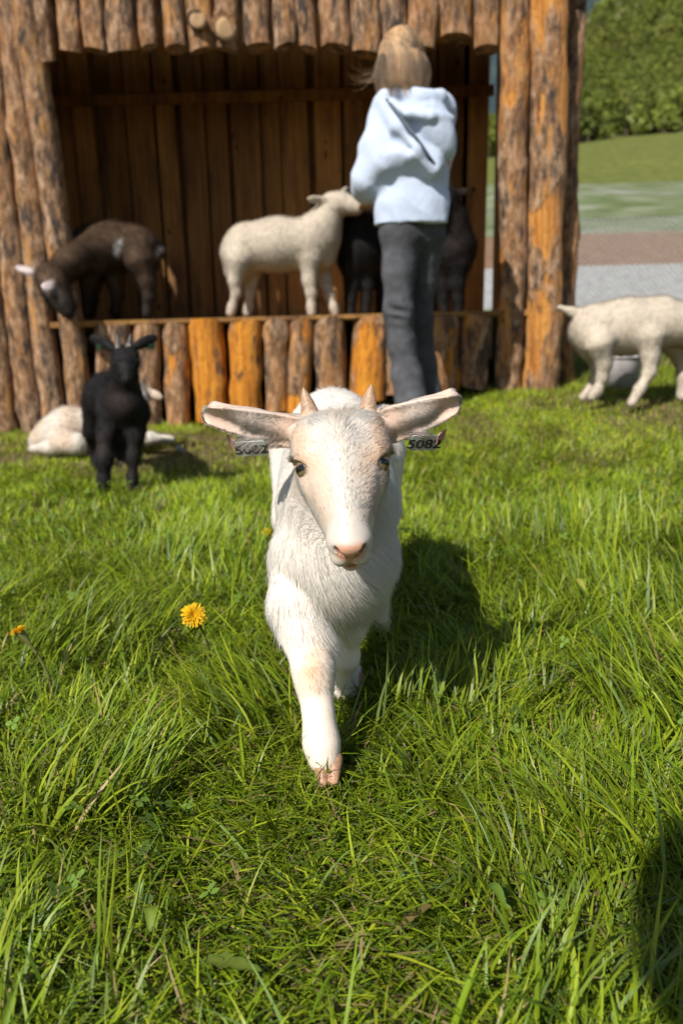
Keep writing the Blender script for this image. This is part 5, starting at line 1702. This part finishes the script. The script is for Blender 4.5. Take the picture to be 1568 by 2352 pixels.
# ------------------------------------------------------------------ dandelions and broad leaves
M['petal'] = mat_attr('dandelion_petal', 0.6, 0.2, trans=0.25)
def dandelion(c, r, face, stem_to, label):
    c = np.array(c, float); face = nrm(face)
    rt = nrm(np.cross(face, [0.1, 0, 1])); up = np.cross(rt, face)
    t = empty('dandelion', Vector(stem_to))
    tag(t, label, 'flower', 'dandelions in the grass')
    b = np.array(stem_to, float)
    gg = np.random.default_rng(int(abs(c[0]) * 1000))
    n = 150
    V, Fc, Cc = [], [], []
    for i in range(n):
        ring = math.sqrt((i + 0.5) / n); a = i * 2.39996 + gg.normal(0, .1)
        d = rt * math.cos(a) + up * math.sin(a)
        el = 1.15 * (1 - ring) + 0.05
        dd = nrm(d * math.cos(el) + face * math.sin(el))
        L = r * (0.55 + 0.5 * ring) * gg.uniform(.85, 1.12)
        w = nrm(np.cross(dd, face + 0.01)) * r * 0.055
        base = c + d * r * 0.10 * ring
        tip = base + dd * L - face * r * 0.10 * ring
        k = len(V)
        mid = base + dd * L * 0.6
        V += [base - w * .5, base + w * .5, mid + w, mid - w, tip + w * .8, tip - w * .8]
        Fc += [(k, k + 1, k + 2, k + 3), (k + 3, k + 2, k + 4, k + 5)]
        cl = np.array([0.84, 0.50, 0.008]) * gg.uniform(.8, 1.1) * (0.75 + 0.3 * ring)
        Cc += [cl * np.array([1, .85, 1])] * 2 + [cl] * 4
    link('petals', mk_mesh('petals', np.array(V) - b, Fc, np.array(Cc), False), M['petal'], t)
    # green cup and stem
    sv = []
    n = 12
    for j in range(n):
        s = j / (n - 1)
        q = b * (1 - s) + c * s + np.array([0.012, 0, 0]) * math.sin(s * 3.14) - face * 0.0
        rr = 0.0022 + (r * 0.35 if j == n - 1 else (r * 0.30 if j == n - 2 else 0))
        for i in range(8):
            a = i / 8 * 6.283
            sv.append(q + (rt * math.cos(a) + np.cross(nrm(c - b), rt) * math.sin(a)) * rr - b)
    sf = [(j * 8 + i, j * 8 + (i + 1) % 8, j * 8 + 8 + (i + 1) % 8, j * 8 + 8 + i) for j in range(n - 1) for i in range(8)]
    link('stem', mk_mesh('stem', sv, sf, np.tile([0.16, 0.17, 0.05], (len(sv), 1))), M['leaf'], t)
def on_ground(px, py, Y=None):
    d = _f + _r * ((px - 784) / FPX) + _u * ((1176 - py) / FPX)
    t = -HCAM / d[2]
    return CAM + d * t
c1 = P(445, 1413, 1.08)
dandelion(c1, 0.0165, (0.15, -0.85, 0.62), (c1[0] + .005, c1[1] + 0.03, 0.0), 'open yellow dandelion in the grass beside the white kid')
c2 = P(44, 1450, 1.05)
dandelion(c2, 0.0125, (-0.3, 0.1, 0.95), (c2[0] + 0.04, c2[1] - 0.01, 0.0), 'half-open dandelion on a bent stem near the picture border')
c3 = P(612, 1222, 1.75)
dandelion(c3, 0.010, (0.1, -0.5, 0.85), (c3[0], c3[1] + .02, 0.0), 'blurred dandelion just behind the white kid')

def broad_leaf(name, base, az, L, W, tilt, col, lobes, label):
    n = 12
    V, Fc, Cc = [], [], []
    hd = np.array([math.cos(az), math.sin(az), 0]); sdv = np.array([-math.sin(az), math.cos(az), 0])
    for j in range(n + 1):
        s = j / n
        q = np.array(base) + hd * L * s + np.array([0, 0, 1]) * (tilt * L * math.sin(s * 2.6) )
        w = W * (s ** 0.6) * (1 - s ** 5) * (1 + lobes * math.sin(s * 22)) + 0.001
        V += [q - sdv * w + [0, 0, w * .25], q, q + sdv * w + [0, 0, w * .25]]
        Cc += [np.array(col), np.array(col) * [1.4, 1.2, 1.3], np.array(col) * 0.9]
    for j in range(n):
        for i in (0, 1):
            Fc.append((j * 3 + i, j * 3 + i + 1, j * 3 + 4 + i, j * 3 + 3 + i))
    b = np.array(base)
    o = link(name, mk_mesh(name, np.array(V) - b, Fc, np.array(Cc)), M['leaf'], None, Vector(b))
    tag(o, label, 'leaf', 'broad weed leaves in the grass')
lv = lambda px, py, z=0.05: (lambda q: q + (CAM - q) * (z / HCAM))(on_ground(px, py))
broad_leaf('weed_leaf', lv(905, 2140, .02), 0.7, 0.045, 0.005, 0.06, (0.16, 0.13, 0.04), 0.35, 'withered brown dandelion leaf low in the grass')
broad_leaf('weed_leaf', lv(1160, 2085, .03), 2.0, 0.026, 0.006, 0.35, (0.09, 0.17, 0.025), 0.05, 'small oval green leaf above the withered dandelion leaf')
broad_leaf('weed_leaf', lv(600, 2230, .02), 2.9, 0.050, 0.009, 0.05, (0.10, 0.15, 0.02), 0.3, 'lobed green dandelion leaf at the bottom of the picture')
broad_leaf('weed_leaf', lv(345, 2140, .03), 1.7, 0.026, 0.006, 0.3, (0.13, 0.20, 0.025), 0.1, 'short pale green weed leaf in the lower grass')
broad_leaf('weed_leaf', lv(1345, 1360), 1.9, 0.045, 0.010, 0.3, (0.26, 0.30, 0.05), 0.0, 'folded yellow-green leaf standing to the side of the white kid')

# ------------------------------------------------------------------ wire fence, tub
M['wire'] = mat_plain('galvanised_wire', (0.45, 0.46, 0.47), 0.45, 0.5, 0.6)
fence = empty('wire_fence', (1.4, 7.6, 0))
tag(fence, 'chain-link wire fence in front of the gravel', 'fence')
def wires(segs, r):
    V, Fc = [], []
    for a, b in segs:
        a = np.array(a, float); b = np.array(b, float)
        d = nrm(b - a); s = nrm(np.cross(d, [0, 1, 0])) * r; u = nrm(np.cross(d, s)) * r
        k = len(V)
        V += [a + s, a + u, a - s - u, b + s, b + u, b - s - u]
        Fc += [(k, k + 1, k + 4, k + 3), (k + 1, k + 2, k + 5, k + 4), (k + 2, k, k + 3, k + 5)]
    return np.array(V), np.array(Fc)
x0, x1, z0, z1 = 1.6, 6.4, 0.46, 1.30
segs = []
sp = 0.055
H_ = z1 - z0
t = x0 - H_
while t < x1:
    a = max(t, x0); b = min(t + H_, x1)
    if b > a:
        segs.append(((a, 7.6, z0 + a - t), (b, 7.6, z0 + b - t)))
        segs.append(((a, 7.604, z1 - (a - t)), (b, 7.604, z1 - (b - t))))
    t += sp
v, f = wires(segs, 0.0028)
link('mesh', mk_mesh('mesh', v - np.array([1.4, 7.6, 0]), f), M['wire'], fence)
for zz in (z1, z0 + .02):
    v, f = wires([((x0, 7.6, zz), (x1, 7.6, zz))], 0.003)
    link('tension_wire', mk_mesh('tension_wire', v - np.array([1.4, 7.6, 0]), f), M['wire'], fence)
for xx in (1.55, 4.3, 6.45):
    o = lathe('post', [(0.022, 0.2), (0.022, 1.36), (0.018, 1.375), (0.001, 1.38)], 10, M['wire'], fence)
    o.location = (xx - 1.4, 0.03, 0)
M['tub'] = mat_plain('tub_plastic', (0.50, 0.47, 0.48), 0.5)
tb = empty('feed_tub', Vector(P(1420, 880, 3.95) * [1, 1, 0] + [0, 0, 0.14]))
tag(tb, 'pale grey plastic tub standing behind the grazing lamb', 'tub')
lathe('tub_body', [(0.001, 0.004), (0.085, 0.0), (0.105, 0.15), (0.108, 0.16), (0.100, 0.158), (0.082, 0.012), (0.001, 0.01)], 28, M['tub'], tb)
lathe('rim', [(0.107, 0.145), (0.114, 0.150), (0.114, 0.160), (0.106, 0.1625)], 28, M['tub'], tb)
